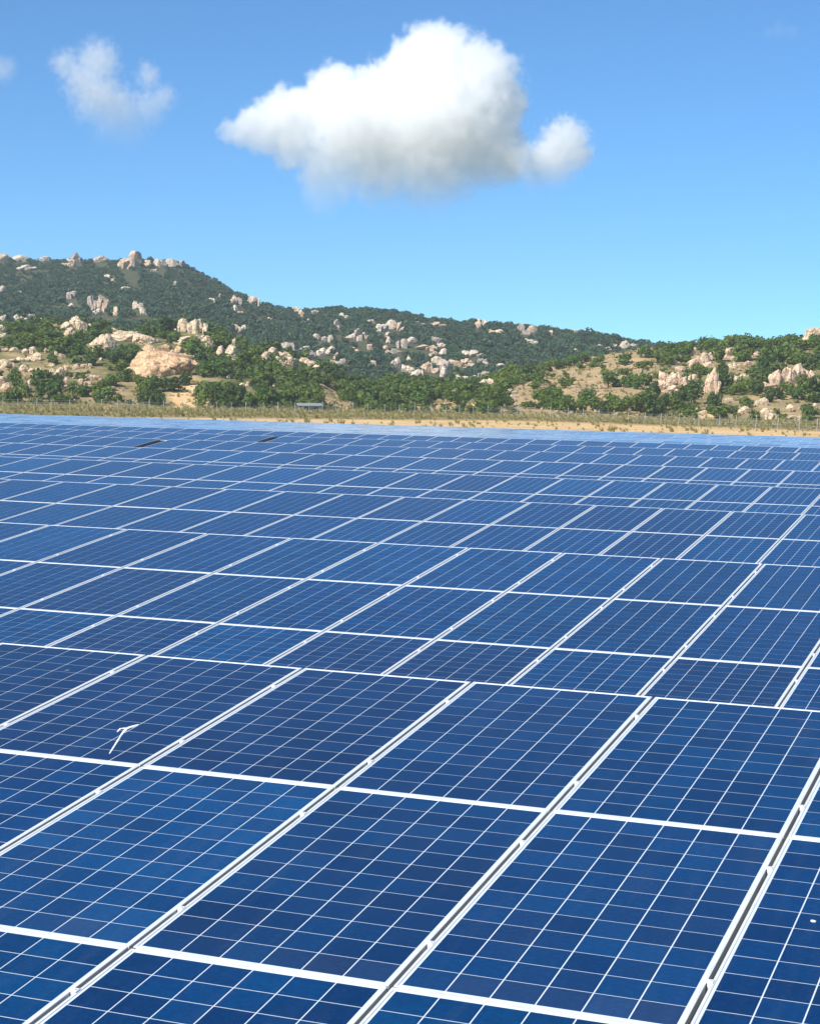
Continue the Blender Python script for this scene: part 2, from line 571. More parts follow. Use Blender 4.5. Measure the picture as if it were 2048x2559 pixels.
g = Geo()
g.box(-PW / 2 + 0.004, PW / 2 - 0.004, -PL / 2 + 0.004, PL / 2 - 0.004, -0.010, -0.0024)
ME_BACK = g.mesh('panel_backsheet', [M['back']])
g = Geo()
for i in range(6):
    for j in range(12):
        x, y = cell_rect(i, j)
        cell_shape(g, x, y, x + CWX, y + CWY, -0.0014, 0, False)
ME_CELLS = g.mesh('cell_field', [M['cells']])
g = Geo()
cell_shape(g, -CWX / 2, -CWY / 2, CWX / 2, CWY / 2, 0, 0, True)
ME_CELL = g.mesh('cell', [M['cell']])


def frame_geo(g, m=0):
    lip, dep = 0.011, -0.038
    # top lips and outer webs, the two long members run through, the short ones butt between them
    for s in (-1, 1):
        x0, x1 = sorted((s * PW / 2, s * (PW / 2 - lip)))
        g.box(x0, x1, -PL / 2, PL / 2, -0.004, 0.0, m)
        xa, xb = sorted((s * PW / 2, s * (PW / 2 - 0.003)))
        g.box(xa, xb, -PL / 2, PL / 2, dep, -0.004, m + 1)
        y0, y1 = sorted((s * PL / 2, s * (PL / 2 - lip)))
        g.box(-PW / 2 + lip, PW / 2 - lip, y0, y1, dep, -0.0004, m)


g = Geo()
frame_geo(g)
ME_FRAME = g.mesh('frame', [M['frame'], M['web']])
# whole panel in one mesh for the far rows
g = Geo()
g.box(-PW / 2 + 0.012, PW / 2 - 0.012, -PL / 2 + 0.012, PL / 2 - 0.012, -0.010, -0.0024, 0)
for i in range(6):
    for j in range(12):
        x, y = cell_rect(i, j)
        cell_shape(g, x, y, x + CWX, y + CWY, -0.0014, 1, False)
ME_PANEL = g.mesh('panel', [M['back'], M['cells']])
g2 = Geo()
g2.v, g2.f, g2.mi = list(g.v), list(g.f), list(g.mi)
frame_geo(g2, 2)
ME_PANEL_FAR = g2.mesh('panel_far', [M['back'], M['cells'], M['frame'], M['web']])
# clamp: a top plate bridging two frames, with its bolt
g = Geo()
g.box(-0.013, 0.013, -0.016, 0.016, 0.0006, 0.0024)
g.tube([(0, 0, 0.0024), (0, 0, 0.0055)], [0.005, 0.005], 6)
g.box(-0.006, 0.006, -0.018, 0.018, -0.05, 0.0006)
ME_CLAMP = g.mesh('clamp', [M['frame']])

BLUE = [(0.0, 0.0285, 0.108), (0.0, 0.0235, 0.092), (0.0, 0.0350, 0.124), (0.0, 0.0245, 0.098), (0.0, 0.0305, 0.109)]
VIOLET = [(0.0030, 0.0195, 0.078), (0.002, 0.020, 0.080)]
purple = {(0, 0, -3), (0, 0, -2), (0, 0, -1), (1, 2, 1), (1, 2, 3), (1, 2, 4), (1, 2, 6), (1, 1, 0), (2, 0, 2), (2, 0, 9), (2, 0, 11), (3, 0, 10)}
OFFS = [(0, 0, 0), (-5.922, 8.752, -0.007), (-12.809, 17.308, -0.001), (-18.672, 25.826, 0.003), (-12.606, 34.529, 0.010), (-16.514, 43.029, 0.008),
        (-10.383, 51.428, 0.002), (-11.343, 60.278, -0.024), (-4.3, 68.9, -0.115), (-7.0, 77.5, -0.215), (-9.7, 86.1, -0.31), (-12.4, 94.7, -0.385),
        (-15.1, 103.3, -0.45), (-17.8, 111.9, -0.51)]
GAP = 0.35
SPAN = [(-3, 1.9), (-8.6, .6), (-14, -.6), (-19.5, -1.8), (-25, -3), (-30.4, -4.2), (-35.8, -5.4), (-41.4, -6.6), (-47, -7.9), (-52.4, -9.1),
        (-57.9, -10.3), (-63.4, -11.5), (-68.9, -12.7), (-74.4, -13.9)]
ROWS = [3, 3, 2, 2, 2, 2] + [1] * 8
BREAK = {5: -8, 6: -14}
ORD = ['first', 'second', 'third', 'fourth', 'fifth', 'sixth', 'seventh', 'eighth', 'ninth', 'tenth', 'eleventh', 'twelfth', 'thirteenth',
       'fourteenth', 'fifteenth', 'sixteenth', 'seventeenth', 'eighteenth', 'nineteenth', 'twentieth', 'twenty-first', 'twenty-second', 'twenty-third', 'twenty-fourth']
HAND = {(0, 1, 0), (0, 1, -1), (0, 0, 0), (0, 1, 1)}          # panels whose cells are built one by one
rp = random.Random(5)
Rt = Matrix.Rotation(TILT, 4, 'X')


TILTS = [TILT] * 8 + [0.066, 0.056, 0.070, 0.058, 0.066, 0.056]      # the block beyond stands flatter


def make_table(k, c0, c1, label, dx=0.0):
    TILT = TILTS[k]
    ox, oy, oz = OFFS[k]
    depth = ROWS[k] * PITCH_Y
    zt = oz
    xm = ox + 0.5 * (c0 + c1)
    gz = float(terrain(np.array(math.atan2(xm - CAM[0], oy - CAM[1]) - YAW), np.array(math.hypot(xm - CAM[0], oy - CAM[1]))))
    root = link('solar_table', None, loc=(xm + dx, oy, gz))
    tag(root, label, 'solar table', 'rows of tilted solar tables')
    root.rotation_euler = (0, 0, 0)
    top = zt - gz

    def pt(c, s, off=0.0):
        """panel-plane point: column coordinate, distance down from the top edge, offset along the normal -> local"""
        return Vector((ox + c - xm, -s * math.cos(TILT) - off * math.sin(TILT), top - s * math.sin(TILT) + off * math.cos(TILT)))
    # support frame: three purlins and pairs of posts with rafters
    g = Geo()
    w0, w1 = ox + c0 - xm + 0.02, ox + c1 - xm - 0.02
    for s in [q for r in range(ROWS[k]) for q in (r * PITCH_Y + 0.38, r * PITCH_Y + PITCH_Y - 0.38)]:
        p = pt(0, s, -0.075)
        g.box(w0, w1, p.y - 0.02, p.y + 0.02, p.z - 0.032, p.z + 0.032)
    n = max(2, int((w1 - w0) / 4))
    for q in range(n + 1):
        x = w0 + 0.4 + (w1 - w0 - 0.8) * q / n
        a, b = pt(0, 0.25, -0.15), pt(0, depth - 0.25, -0.15)
        g.tube([(x, a.y, a.z), (x, b.y, b.z)], [0.04, 0.04], 4)
        for s in (0.3, depth - 0.6):
            c = pt(0, s, -0.17)
            g.tube([(x, c.y, -0.3), (x, c.y, c.z)], [0.05, 0.05], 6)
    link('support_frame', g.mesh('support_frame', [M['steel']]), root)
    for r in range(ROWS[k]):
        for c in range(c0, c1):
            cen = pt(c + 0.5, r * PITCH_Y + PITCH_Y / 2)
            jit = rp.uniform(-1, 1) * (0.0012 if k < 8 else 0.009)
            rot = (TILT + jit, rp.uniform(-1, 1) * 0.0012, 0)
            colr = rp.choice(VIOLET) if (k, r, c) in purple or (k > 1 and rp.random() < 0.12) else rp.choice(BLUE)
            f = rp.uniform(0.88, 1.12)
            colr = tuple(q * f for q in colr) + ((0.99, 0.99, 0.987, 0.983, 0.977, 0.97, 0.963, 0.957)[k] if k < 8 else rp.uniform(0.0, 0.7),)      # alpha: how dusty the glass is, plus sky glare painted into far rows
            if k >= 8:
                link('panel', ME_PANEL_FAR, root, cen, rot, colr)
                continue
            near = k < 2
            p = link('panel', ME_BACK if near else ME_PANEL, root, cen, rot, colr)
            link('frame', ME_FRAME, p, color=colr)
            if near:
                if (k, r, c) in HAND:
                    for i in range(6):
                        for j in range(12):
                            x, y = cell_rect(i, j)
                            dusty = 0.985 - (0.05 * rp.random() if j == 0 else 0.015 * rp.random())
                            link('cell', ME_CELL, p, (x + CWX / 2, y + CWY / 2, -0.0014), color=colr[:3] + (dusty,))
                else:
                    tag(link('cell_field', ME_CELLS, p, color=colr), kind='stuff')
                for s in (-1, 1):
                    link('clamp', ME_CLAMP, p, (PW / 2 + 0.010, s * (PL / 2 - 0.40) + rp.uniform(-.02, .02), 0))
    return root


NAMES = {0: 'front solar table of dark blue panels, a white bird dropping on it', 1: 'second solar table of blue panels, behind the front one, with several violet panels',
         13: 'last solar table before the sandy strip, thin and pale'}
for k in range(len(OFFS)):
    ox = OFFS[k][0]
    c0, c1 = int(math.floor(SPAN[k][0] - ox)) - 3, int(math.ceil(SPAN[k][1] - ox)) + 5
    base = NAMES.get(k, ORD[k] + (' solar table from the front' if k < 8 else ' solar table from the front, a thin pale strip'))
    if k in BREAK:
        b = BREAK[k]
        make_table(k, c0, b, base + ', peak side of black gap')
        rt_b = make_table(k, b, c1, base + ', tan hill side of black gap', GAP)
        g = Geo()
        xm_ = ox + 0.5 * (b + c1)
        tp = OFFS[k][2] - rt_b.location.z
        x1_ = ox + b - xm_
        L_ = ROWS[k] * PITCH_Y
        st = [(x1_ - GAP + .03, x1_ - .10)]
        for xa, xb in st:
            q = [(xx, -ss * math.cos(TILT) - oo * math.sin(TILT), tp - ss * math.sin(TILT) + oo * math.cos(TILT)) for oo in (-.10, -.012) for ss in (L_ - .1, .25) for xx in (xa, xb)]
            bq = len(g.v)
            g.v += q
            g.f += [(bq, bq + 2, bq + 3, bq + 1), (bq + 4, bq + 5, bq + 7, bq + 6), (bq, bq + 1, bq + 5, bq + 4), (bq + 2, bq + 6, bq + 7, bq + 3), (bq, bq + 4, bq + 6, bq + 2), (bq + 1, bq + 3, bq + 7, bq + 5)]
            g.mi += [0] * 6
        link('gap_shade_strip', g.mesh('gap_shade_strip', [M['black']]), rt_b)  # dark strip added so the gap between tables reads as deep shade
    else:
        make_table(k, c0, c1, base)
    if k == 7:
        bpy.context.view_layer.update()


# droppings on the front table
def plane_pt(c, s, off=0.0):
    return Vector((c, -s * math.cos(TILT) - off * math.sin(TILT), -s * math.sin(TILT) + off * math.cos(TILT)))


def blotch(name, pts, wid, label):
    """a dried streak lying on the glass: a low ridge with an uneven edge"""
    o0 = plane_pt(*pts[0])
    rr_ = random.Random(3)
    rows = []
    fine = []
    for (a, b) in zip(pts[:-1], pts[1:]):
        for q in range(7):
            t = q / 7
            fine.append((a[0] + (b[0] - a[0]) * t, a[1] + (b[1] - a[1]) * t))
    fine.append(pts[-1])
    v, f = [], []
    for i, (c, s) in enumerate(fine):
        c2, s2 = fine[min(i + 1, len(fine) - 1)]
        c1, s1 = fine[max(i - 1, 0)]
        d = Vector((c2 - c1, s2 - s1)).normalized()
        nx, ny = -d.y, d.x
        w = np.interp(i / (len(fine) - 1), np.linspace(0, 1, len(wid)), wid) * rr_.uniform(0.75, 1.25)
        for q, h in ((-1, -0.002), (-0.5, 0.004), (0.5, 0.004), (1, -0.002)):
            v.append(tuple(plane_pt(c + nx * w * q, s + ny * w * q, h - 0.0025) - o0))
    for i in range(len(fine) - 1):
        for q in range(3):
            f.append((4 * i + q, 4 * i + q + 1, 4 * i + q + 5, 4 * i + q + 4))
    f += [(0, 1, 2, 3), tuple(len(v) - 4 + q for q in (3, 2, 1, 0))]
    o = link(name, mesh(name, v, f, M['dropping']), loc=o0)
    tag(o, label, 'bird dropping')


blotch('bird_dropping', [(-1.345, 1.325), (-1.372, 1.40), (-1.345, 1.50), (-1.24, 1.816)], [0.007, 0.020, 0.011, 0.008, 0.007], 'white bird dropping streaked with a hooked head on a violet front panel')
blotch('bird_dropping', [(-1.365, 1.39), (-1.398, 1.42), (-1.385, 1.475)], [0.008, 0.010, 0.005], 'small white bird dropping curled beside the head of the long streak')
blotch('bird_dropping', [(2.236, 2.826), (2.254, 2.832)], [0.006, 0.012, 0.006], 'tiny white bird dropping alone on a dark front panel')


# ------------------------------------------------------------------ boulders
def rock_mesh(kind, seed):
    """an angular boulder: a few split and worn blocks leaning on one another, each a hull of random corners"""
    from mathutils import noise
    rr_ = random.Random(seed)
    out = bmesh.new()
    parts = {'round': 2, 'slab': 3, 'block': 3, 'tower': 3, 'dome': 1, 'knoll': 1}[kind]
    cuts = [(Vector((rr_.gauss(0, 1), rr_.gauss(0, 1), rr_.gauss(.2, .6))).normalized(), rr_.uniform(.55, .85)) for _ in range(9)]
    for pi in range(parts):
        bm = bmesh.new()
        if kind in ('dome', 'knoll'):
            bmesh.ops.create_icosphere(bm, subdivisions=5 if kind == 'knoll' else 4, radius=1.0)
        else:
            n = 22 if kind == 'round' else 15
            for _ in range(n):
                d = Vector((rr_.gauss(0, 1), rr_.gauss(0, 1), rr_.gauss(0, 1))).normalized()
                e = 0.62 if kind in ('block', 'tower', 'slab') else 0.85
                q = Vector([math.copysign(abs(c) ** e, c) for c in d])
                bm.verts.new(q * rr_.uniform(.82, 1.0))
            r_ = bmesh.ops.convex_hull(bm, input=bm.verts)
            bmesh.ops.delete(bm, geom=[v for v in bm.verts if not v.link_faces], context='VERTS')
            bmesh.ops.triangulate(bm, faces=bm.faces)
            bmesh.ops.bevel(bm, geom=bm.edges[:], offset=.07, segments=1, affect='EDGES', clamp_overlap=True)
            bmesh.ops.triangulate(bm, faces=bm.faces)
            bmesh.ops.subdivide_edges(bm, edges=bm.edges[:], cuts=1, use_grid_fill=True)
        o1 = Vector((rr_.uniform(0, 50), rr_.uniform(0, 50), rr_.uniform(0, 50)))
        for v in bm.verts:
            p = v.co
            v.co = p + p.normalized() * (.10 * noise.noise(p * 1.4 + o1) + .09 * noise.noise(p * 3.3 + o1) + .05 * noise.noise(p * 7 + o1))
            if kind == 'knoll':
                p = v.co + v.co * (.30 * noise.noise(v.co * 1.2 + o1) + .16 * noise.noise(v.co * 2.7 + o1))
                for d, h_ in cuts:
                    e = p.dot(d) - h_
                    if e > 0:
                        p -= d * e * .9
                c_ = noise.noise(p * 1.7 + o1 * 2)
                if abs(c_) < .06:
                    p *= 1 - .20 * (1 - abs(c_) / .06)
                v.co = p + p * (.06 * noise.noise(p * 6 + o1) + .03 * noise.noise(p * 13 + o1))
            if kind == 'dome':
                lay = noise.noise(Vector((p.x * .8 + p.z * 1.5, p.y * .8, p.z * 9 - p.x * 2.4)) + o1)
                v.co *= 1 + 0.07 * lay + .14 * noise.noise(p * 1.3 + o1)
        if parts > 1:
            if kind == 'tower':
                sc = Vector((rr_.uniform(.5, .75), rr_.uniform(.5, .7), rr_.uniform(.55, 1.0)))
                off = Vector(((pi - 1) * .42 + rr_.uniform(-.08, .08), rr_.uniform(-.25, .25), sc.z))
            elif kind == 'slab':
                sc = Vector((rr_.uniform(.45, .8), rr_.uniform(.5, .8), rr_.uniform(.6, 1.0)))
                off = Vector(((pi - 1) * .6 + rr_.uniform(-.15, .15), rr_.uniform(-.3, .3), sc.z * .7))
            else:
                sc = Vector((rr_.uniform(.5, .8), rr_.uniform(.5, .8), rr_.uniform(.55, 1.0)))
                off = Vector(((pi - (parts - 1) / 2) * .62 + rr_.uniform(-.1, .1), rr_.uniform(-.35, .35), sc.z * .85))
            if pi == 0 or rr_.random() < .3:
                sc *= 1.15
            R_ = Euler((rr_.uniform(-.25, .25), rr_.uniform(-.25, .25), rr_.uniform(0, 6.28))).to_matrix()
            for v in bm.verts:
                q = R_ @ v.co
                v.co = Vector((q.x * sc.x, q.y * sc.y, q.z * sc.z)) + off
        tmp = bpy.data.meshes.new('tmp')
        bm.to_mesh(tmp)
        bm.free()
        out.from_mesh(tmp)
        bpy.data.meshes.remove(tmp)
    bm = out
    xs = [v.co.x for v in bm.verts]; ys = [v.co.y for v in bm.verts]; zs = [v.co.z for v in bm.verts]
    x0, x1, y0, y1, z0, z1 = min(xs), max(xs), min(ys), max(ys), min(zs), max(zs)
    for v in bm.verts:
        v.co = Vector(((v.co.x - x0) / (x1 - x0) - 0.5, (v.co.y - y0) / (y1 - y0) - 0.5, (v.co.z - z0) / (z1 - z0)))
    me = bpy.data.meshes.new('boulder_' + kind)
    bm.to_mesh(me)
    bm.free()
    me.materials.append(M['rock'])
    me.polygons.foreach_set('use_smooth', [kind in ('dome', 'knoll')] * len(me.polygons))
    return me


ROCKS = {k: [rock_mesh(k, s + i * 7) for i in range(5)] for s, k in enumerate(('round', 'slab', 'block', 'tower'), 3)}
DOMES = [rock_mesh('knoll', 131)] + [rock_mesh('knoll', 82 + 5 * q) for q in range(5)]
ROCKS['round'] = ROCKS['round'][:2] + DOMES[1:4]
ROCK_PLACES = [
    ('crest', -0.1723, 1022.0, 5.36, 4.46),
    ('crest', -0.16319, 1022.0, 6.25, 4.46),
    ('crest', -0.15073, 1011.0, 5.3, 3.53),
    ('crest', -0.13863, 961.0, 4.2, 5.88),
    ('crest', -0.1347, 996.0, 4.35, 6.96),
    ('crest', -0.12247, 985.0, 6.02, 4.3),
    ('crest', -0.11011, 933.0, 4.89, 4.89),
    ('crest', -0.10615, 924.0, 6.46, 10.49),
    ('crest', -0.09856, 933.0, 3.26, 4.89),
    ('crest', -0.09096, 930.0, 4.06, 6.09),
    ('crest', -0.08606, 937.0, 4.91, 4.91),
    ('crest', -0.08098, 942.0, 3.29, 4.94),
    ('upper_left', -0.17242, 831.0, 4.36, 2.9),
    ('upper_left', -0.16328, 823.0, 2.16, 1.58),
    ('upper_left', -0.1599, 937.0, 10.23, 2.62),
    ('upper_left', -0.13655, 795.0, 4.51, 2.92),
    ('upper_left', -0.1374, 773.0, 3.38, 1.89),
    ('upper_left', -0.12605, 768.0, 4.03, 6.37),
    ('upper_left', -0.12091, 756.0, 4.29, 7.6),
    ('upper_left', -0.12394, 744.0, 3.9, 2.6),
    ('upper_left', -0.11508, 733.0, 3.52, 3.2),
    ('upper_mid', -0.11893, 878.0, 3.22, 1.38),
    ('upper_mid', -0.11623, 860.0, 2.86, 1.13),
    ('upper_mid', -0.10837, 820.0, 5.37, 1.58),
    ('upper_mid', -0.10284, 742.0, 3.89, 2.92),
    ('upper_mid', -0.09943, 730.0, 3.19, 2.55),
    ('upper_mid', -0.09449, 900.0, 2.75, 1.57),
    ('upper_mid', -0.08386, 851.0, 2.08, 1.86),
    ('upper_mid', -0.06467, 814.0, 3.2, 1.78),
    ('upper_mid', -0.06002, 848.0, 1.63, 1.63),
    ('shoulder', -0.05299, 840.0, 2.94, 4.4),
    ('shoulder', -0.05034, 841.0, 2.94, 4.41),
    ('shoulder', -0.05267, 812.0, 3.19, 3.19),
    ('shoulder', -0.04882, 818.0, 3.57, 1.57),
    ('shoulder', -0.0425, 889.0, 5.05, 3.5),
    ('shoulder', -0.05125, 731.0, 3.83, 2.87),
    ('shoulder', -0.0481, 738.0, 2.26, 3.22),
    ('shoulder', -0.0355, 806.0, 3.17, 1.27),
    ('shoulder', -0.03339, 819.0, 2.0, 2.0),
    ('saddle', -0.0422, 899.0, 5.89, 3.53),
    ('saddle', -0.03605, 807.0, 2.68, 1.27),
    ('saddle', -0.03351, 818.0, 2.0, 2.0),
    ('saddle', -0.01996, 906.0, 3.56, 2.22),
    ('saddle', -0.01732, 857.0, 2.55, 2.99),
    ('saddle', -0.01253, 823.0, 1.87, 3.24),
    ('saddle', -0.01007, 858.0, 3.0, 2.1),
    ('saddle', -0.00893, 728.0, 3.5, 2.67),
    ('saddle', -0.00306, 766.0, 1.87, 2.01),
    ('mid_upper', -0.00292, 725.0, 4.43, 2.66),
    ('mid_upper', 0.00209, 762.0, 3.06, 4.99),
    ('mid_upper', 0.00469, 826.0, 3.97, 2.53),
    ('mid_upper', 0.00948, 737.0, 3.99, 2.19),
    ('mid_upper', 0.01361, 733.0, 3.71, 5.44),
    ('mid_upper', 0.01694, 733.0, 2.43, 3.52),
    ('mid_upper', 0.01954, 801.0, 5.25, 1.54),
    ('mid_upper', 0.02521, 769.0, 4.7, 3.02),
    ('mid_upper', 0.03031, 785.0, 4.8, 3.77),
    ('mid_upper', 0.03505, 779.0, 2.72, 4.42),
    ('mid_lower', 0.01134, 706.0, 2.34, 1.23),
    ('mid_lower', 0.01947, 710.0, 2.48, 2.17),
    ('mid_lower', 0.01835, 664.0, 2.61, 2.03),
    ('mid_lower', 0.02185, 647.0, 1.7, 2.26),
    ('mid_lower', 0.0272, 711.0, 3.11, 1.99),
    ('mid_lower', 0.03153, 703.0, 5.83, 1.97),
    ('mid_lower', 0.0283, 741.0, 1.81, 2.91),
    ('mid_lower', 0.02924, 721.0, 2.02, 2.65),
    ('mid_lower', 0.03659, 716.0, 3.88, 3.44),
    ('mid_lower', 0.04164, 725.0, 3.93, 2.22),
    ('mountain_right', 0.04393, 814.0, 7.47, 1.56),
    ('mountain_right', 0.05461, 820.0, 6.81, 2.01),
    ('mountain_right', 0.04903, 716.0, 7.19, 2.38),
    ('mountain_right', 0.05533, 736.0, 4.82, 2.89),
    ('mountain_right', 0.05709, 728.0, 3.82, 1.59),
    ('mountain_right', 0.05298, 699.0, 3.05, 1.95),
    ('mountain_right', 0.05809, 699.0, 3.18, 2.75),
    ('mountain_right', 0.07433, 688.0, 7.51, 2.28),
    ('mountain_right', 0.07551, 815.0, 2.99, 4.63),
    ('mountain_right', 0.07887, 824.0, 2.16, 3.24),
    ('mountain_right', 0.08498, 792.0, 5.88, 2.21),
    ('right_shoulder', 0.09939, 792.0, 5.14, 3.95),
    ('right_shoulder', 0.10418, 799.0, 3.99, 2.79),
    ('right_shoulder', 0.10377, 748.0, 4.63, 2.39),
    ('right_shoulder', 0.11342, 793.0, 3.33, 1.74),
    ('right_shoulder', 0.12882, 810.0, 6.87, 2.26),
    ('right_shoulder', 0.12783, 707.0, 2.68, 1.98),
    ('right_shoulder', 0.13222, 697.0, 2.09, 1.67),
    ('right_shoulder', 0.10871, 669.0, 3.47, 1.2),
    ('right_shoulder', 0.14023, 743.0, 2.23, 1.93),
    ('right_shoulder', 0.14413, 738.0, 2.8, 1.92),
    ('right_shoulder', 0.14647, 751.0, 3.0, 2.25),
    ('right_shoulder', 0.15238, 764.0, 3.81, 3.2),
    ('right_shoulder', 0.15716, 779.0, 4.04, 2.02),
    ('saddle_cluster', -0.0234, 695.0, 4.55, 3.04),
    ('saddle_cluster', -0.01821, 687.0, 2.4, 2.52),
    ('saddle_cluster', -0.01216, 665.0, 5.52, 3.2),
    ('saddle_cluster', -0.00618, 681.0, 4.16, 2.97),
    ('saddle_cluster', -0.00146, 680.0, 3.86, 3.56),
    ('saddle_cluster', 0.00158, 671.0, 2.11, 2.58),
    ('saddle_cluster', 0.00506, 652.0, 4.56, 1.71),
    ('saddle_cluster', -0.00092, 643.0, 2.81, 1.8),
    ('saddle_cluster', -0.01269, 698.0, 4.57, 1.22),
    ('hollow_cluster', 0.03304, 644.0, 3.38, 3.94),
    ('hollow_cluster', 0.03938, 671.0, 1.99, 3.22),
    ('hollow_cluster', 0.03952, 637.0, 4.01, 2.45),
    ('hollow_cluster', 0.04348, 620.0, 3.25, 2.44),
    ('hollow_cluster', 0.04646, 624.0, 2.73, 2.73),
    ('hollow_cluster', 0.04896, 639.0, 2.79, 3.63),
    ('hollow_cluster', 0.05325, 639.0, 3.35, 3.35),
    ('hollow_cluster', 0.05611, 665.0, 5.23, 2.9),
    ('hollow_cluster', 0.0592, 646.0, 3.39, 3.39),
    ('hollow_cluster', 0.05977, 624.0, 3.0, 3.82),
    ('hollow_cluster', 0.06471, 659.0, 4.32, 2.88),
    ('hollow_right', 0.07062, 665.0, 3.49, 1.74),
    ('hollow_right', 0.0724, 656.0, 4.87, 1.6),
    ('hollow_right', 0.07873, 665.0, 3.2, 1.98),
    ('hollow_right', 0.08093, 658.0, 2.87, 1.95),
    ('hollow_right', 0.08817, 658.0, 3.56, 1.26),
    ('hollow_right', 0.06883, 613.0, 5.36, 2.57),
    ('hollow_right', 0.07483, 609.0, 4.26, 2.55),
    ('hollow_right', 0.07946, 621.0, 4.07, 2.6),
    ('hollow_right', 0.08039, 430.0, 1.88, 1.13),
    ('hollow_right', 0.0838, 422.0, 1.47, 1.25),
    ('left_edge', -0.17336, 702.0, 2.76, 3.07),
    ('left_edge', -0.17339, 455.0, 1.59, 1.79),
    ('left_edge', -0.17299, 442.0, 1.54, 1.16),
    ('left_edge', -0.16586, 719.0, 2.51, 2.2),
    ('left_edge', -0.1621, 719.0, 2.83, 1.41),
    ('left_edge', -0.1598, 724.0, 1.27, 1.9),
    ('left_edge', -0.15792, 724.0, 2.53, 1.27),
    ('left_edge', -0.15417, 709.0, 3.41, 2.48),
    ('left_edge', -0.14957, 715.0, 3.44, 0.94),
    ('left_edge', -0.16191, 703.0, 1.23, 1.23),
    ('left_edge', -0.15335, 460.0, 0.8, 1.41),
    ('outcrop', -0.13972, 452.0, 2.96, 1.88),
    ('outcrop', -0.1353, 458.0, 3.4, 2.8),
    ('outcrop', -0.13278, 452.0, 2.57, 2.57),
    ('outcrop', -0.13867, 440.0, 2.31, 2.31),
    ('outcrop', -0.12772, 455.0, 2.58, 1.79),
    ('outcrop', -0.12203, 694.0, 3.33, 1.21),
    ('outcrop', -0.14559, 461.0, 1.01, 0.81),
    ('slab', -0.11968, 415.0, 5.62, 5.44),
    ('slab', -0.12476, 423.0, 3.33, 1.66),
    ('slab', -0.10869, 440.0, 8.07, 2.88),
    ('slab', -0.11611, 464.0, 2.23, 0.81),
    ('slab', -0.09701, 436.0, 6.29, 2.48),
    ('ridge_blocks', -0.07877, 450.0, 2.75, 3.15),
    ('ridge_blocks', -0.07365, 447.0, 2.73, 3.71),
    ('ridge_blocks', -0.06897, 449.0, 2.35, 3.53),
    ('ridge_blocks', -0.06768, 446.0, 1.36, 2.14),
    ('ridge_blocks', -0.08176, 456.0, 1.79, 0.8),
    ('ridge_blocks', -0.07616, 427.0, 4.85, 1.68),
    ('ridge_blocks', -0.08169, 425.0, 2.23, 1.3),
    ('ridge_blocks', -0.06633, 422.0, 2.4, 2.03),
    ('ridge_blocks', -0.06546, 419.0, 1.83, 1.28),
    ('ridge_blocks', -0.06914, 433.0, 1.13, 1.13),
    ('dome', -0.09307, 385.0, 13.79, 4.88),
    ('dome', -0.09698, 416.0, 3.45, 2.0),
    ('dome', -0.08848, 418.0, 3.1, 1.64),
    ('dome', -0.08122, 414.0, 2.17, 1.81),
    ('dome', -0.08506, 415.0, 1.09, 0.91),
    ('dome', -0.07604, 398.0, 1.56, 1.39),
    ('dome', -0.1003, 375.0, 1.47, 1.15),
    ('dome', -0.09562, 376.0, 0.82, 0.82),
    ('dome', -0.09178, 375.0, 0.98, 0.66),
    ('pair', -0.05963, 414.0, 1.81, 2.35),
    ('pair', -0.05256, 419.0, 3.48, 2.75),
    ('pair', -0.0533, 447.0, 1.76, 1.56),
    ('pair', -0.05424, 410.0, 3.22, 1.25),
    ('pair', -0.04622, 448.0, 0.98, 0.78),
    ('pair', -0.03603, 420.0, 2.2, 2.39),
    ('pair', -0.03581, 419.0, 2.01, 1.46),
    ('pair', -0.03159, 444.0, 2.91, 1.75),
    ('pair', -0.02851, 425.0, 1.67, 1.67),
    ('pair', -0.0645, 400.0, 0.87, 1.05),
    ('pair', -0.05542, 382.0, 0.83, 0.83),
    ('pair', -0.04785, 374.0, 1.31, 0.82),
    ('pair', -0.04485, 375.0, 1.15, 0.98),
    ('pair', -0.03151, 376.0, 0.99, 0.82),
    ('slant', -0.0261, 447.0, 3.35, 1.17),
    ('slant', -0.02711, 422.0, 1.42, 1.42),
    ('slant', -0.0216, 433.0, 3.08, 2.11),
    ('slant', -0.015, 447.0, 2.51, 1.17),
    ('slant', -0.01054, 443.0, 2.82, 1.49),
    ('slant', -0.0083, 437.0, 2.13, 1.31),
    ('slant', -0.01897, 415.0, 1.71, 0.62),
    ('slant', -0.00154, 643.0, 2.65, 1.93),
    ('rubble_upper', -0.17304, 415.0, 2.36, 0.91),
    ('rubble_upper', -0.16678, 412.0, 1.98, 1.08),
    ('rubble_upper', -0.15884, 411.0, 2.87, 1.62),
    ('rubble_upper', -0.15634, 406.0, 3.01, 1.6),
    ('rubble_upper', -0.16179, 404.0, 2.82, 0.88),
    ('rubble_upper', -0.16932, 402.0, 4.04, 0.88),
    ('rubble_upper', -0.15004, 413.0, 1.08, 1.08),
    ('rubble_upper', -0.14479, 410.0, 0.9, 1.07),
    ('rubble_upper', -0.14205, 405.0, 1.42, 1.24),
    ('rubble_upper', -0.13194, 411.0, 1.08, 1.08),
    ('rubble_upper', -0.12835, 408.0, 0.71, 0.89),
    ('rubble_upper', -0.12221, 399.0, 0.87, 0.87),
    ('rubble_upper', -0.12686, 400.0, 0.87, 1.05),
    ('rubble_middle', -0.17059, 396.0, 2.59, 1.38),
    ('rubble_middle', -0.17269, 392.0, 1.37, 1.03),
    ('rubble_middle', -0.14753, 398.0, 1.39, 0.87),
    ('rubble_middle', -0.15468, 394.0, 1.2, 0.69),
    ('rubble_middle', -0.15826, 391.0, 1.54, 0.85),
    ('rubble_middle', -0.15554, 388.0, 1.19, 1.02),
    ('rubble_middle', -0.14712, 387.0, 1.69, 1.35),
    ('rubble_middle', -0.14354, 383.0, 1.84, 1.84),
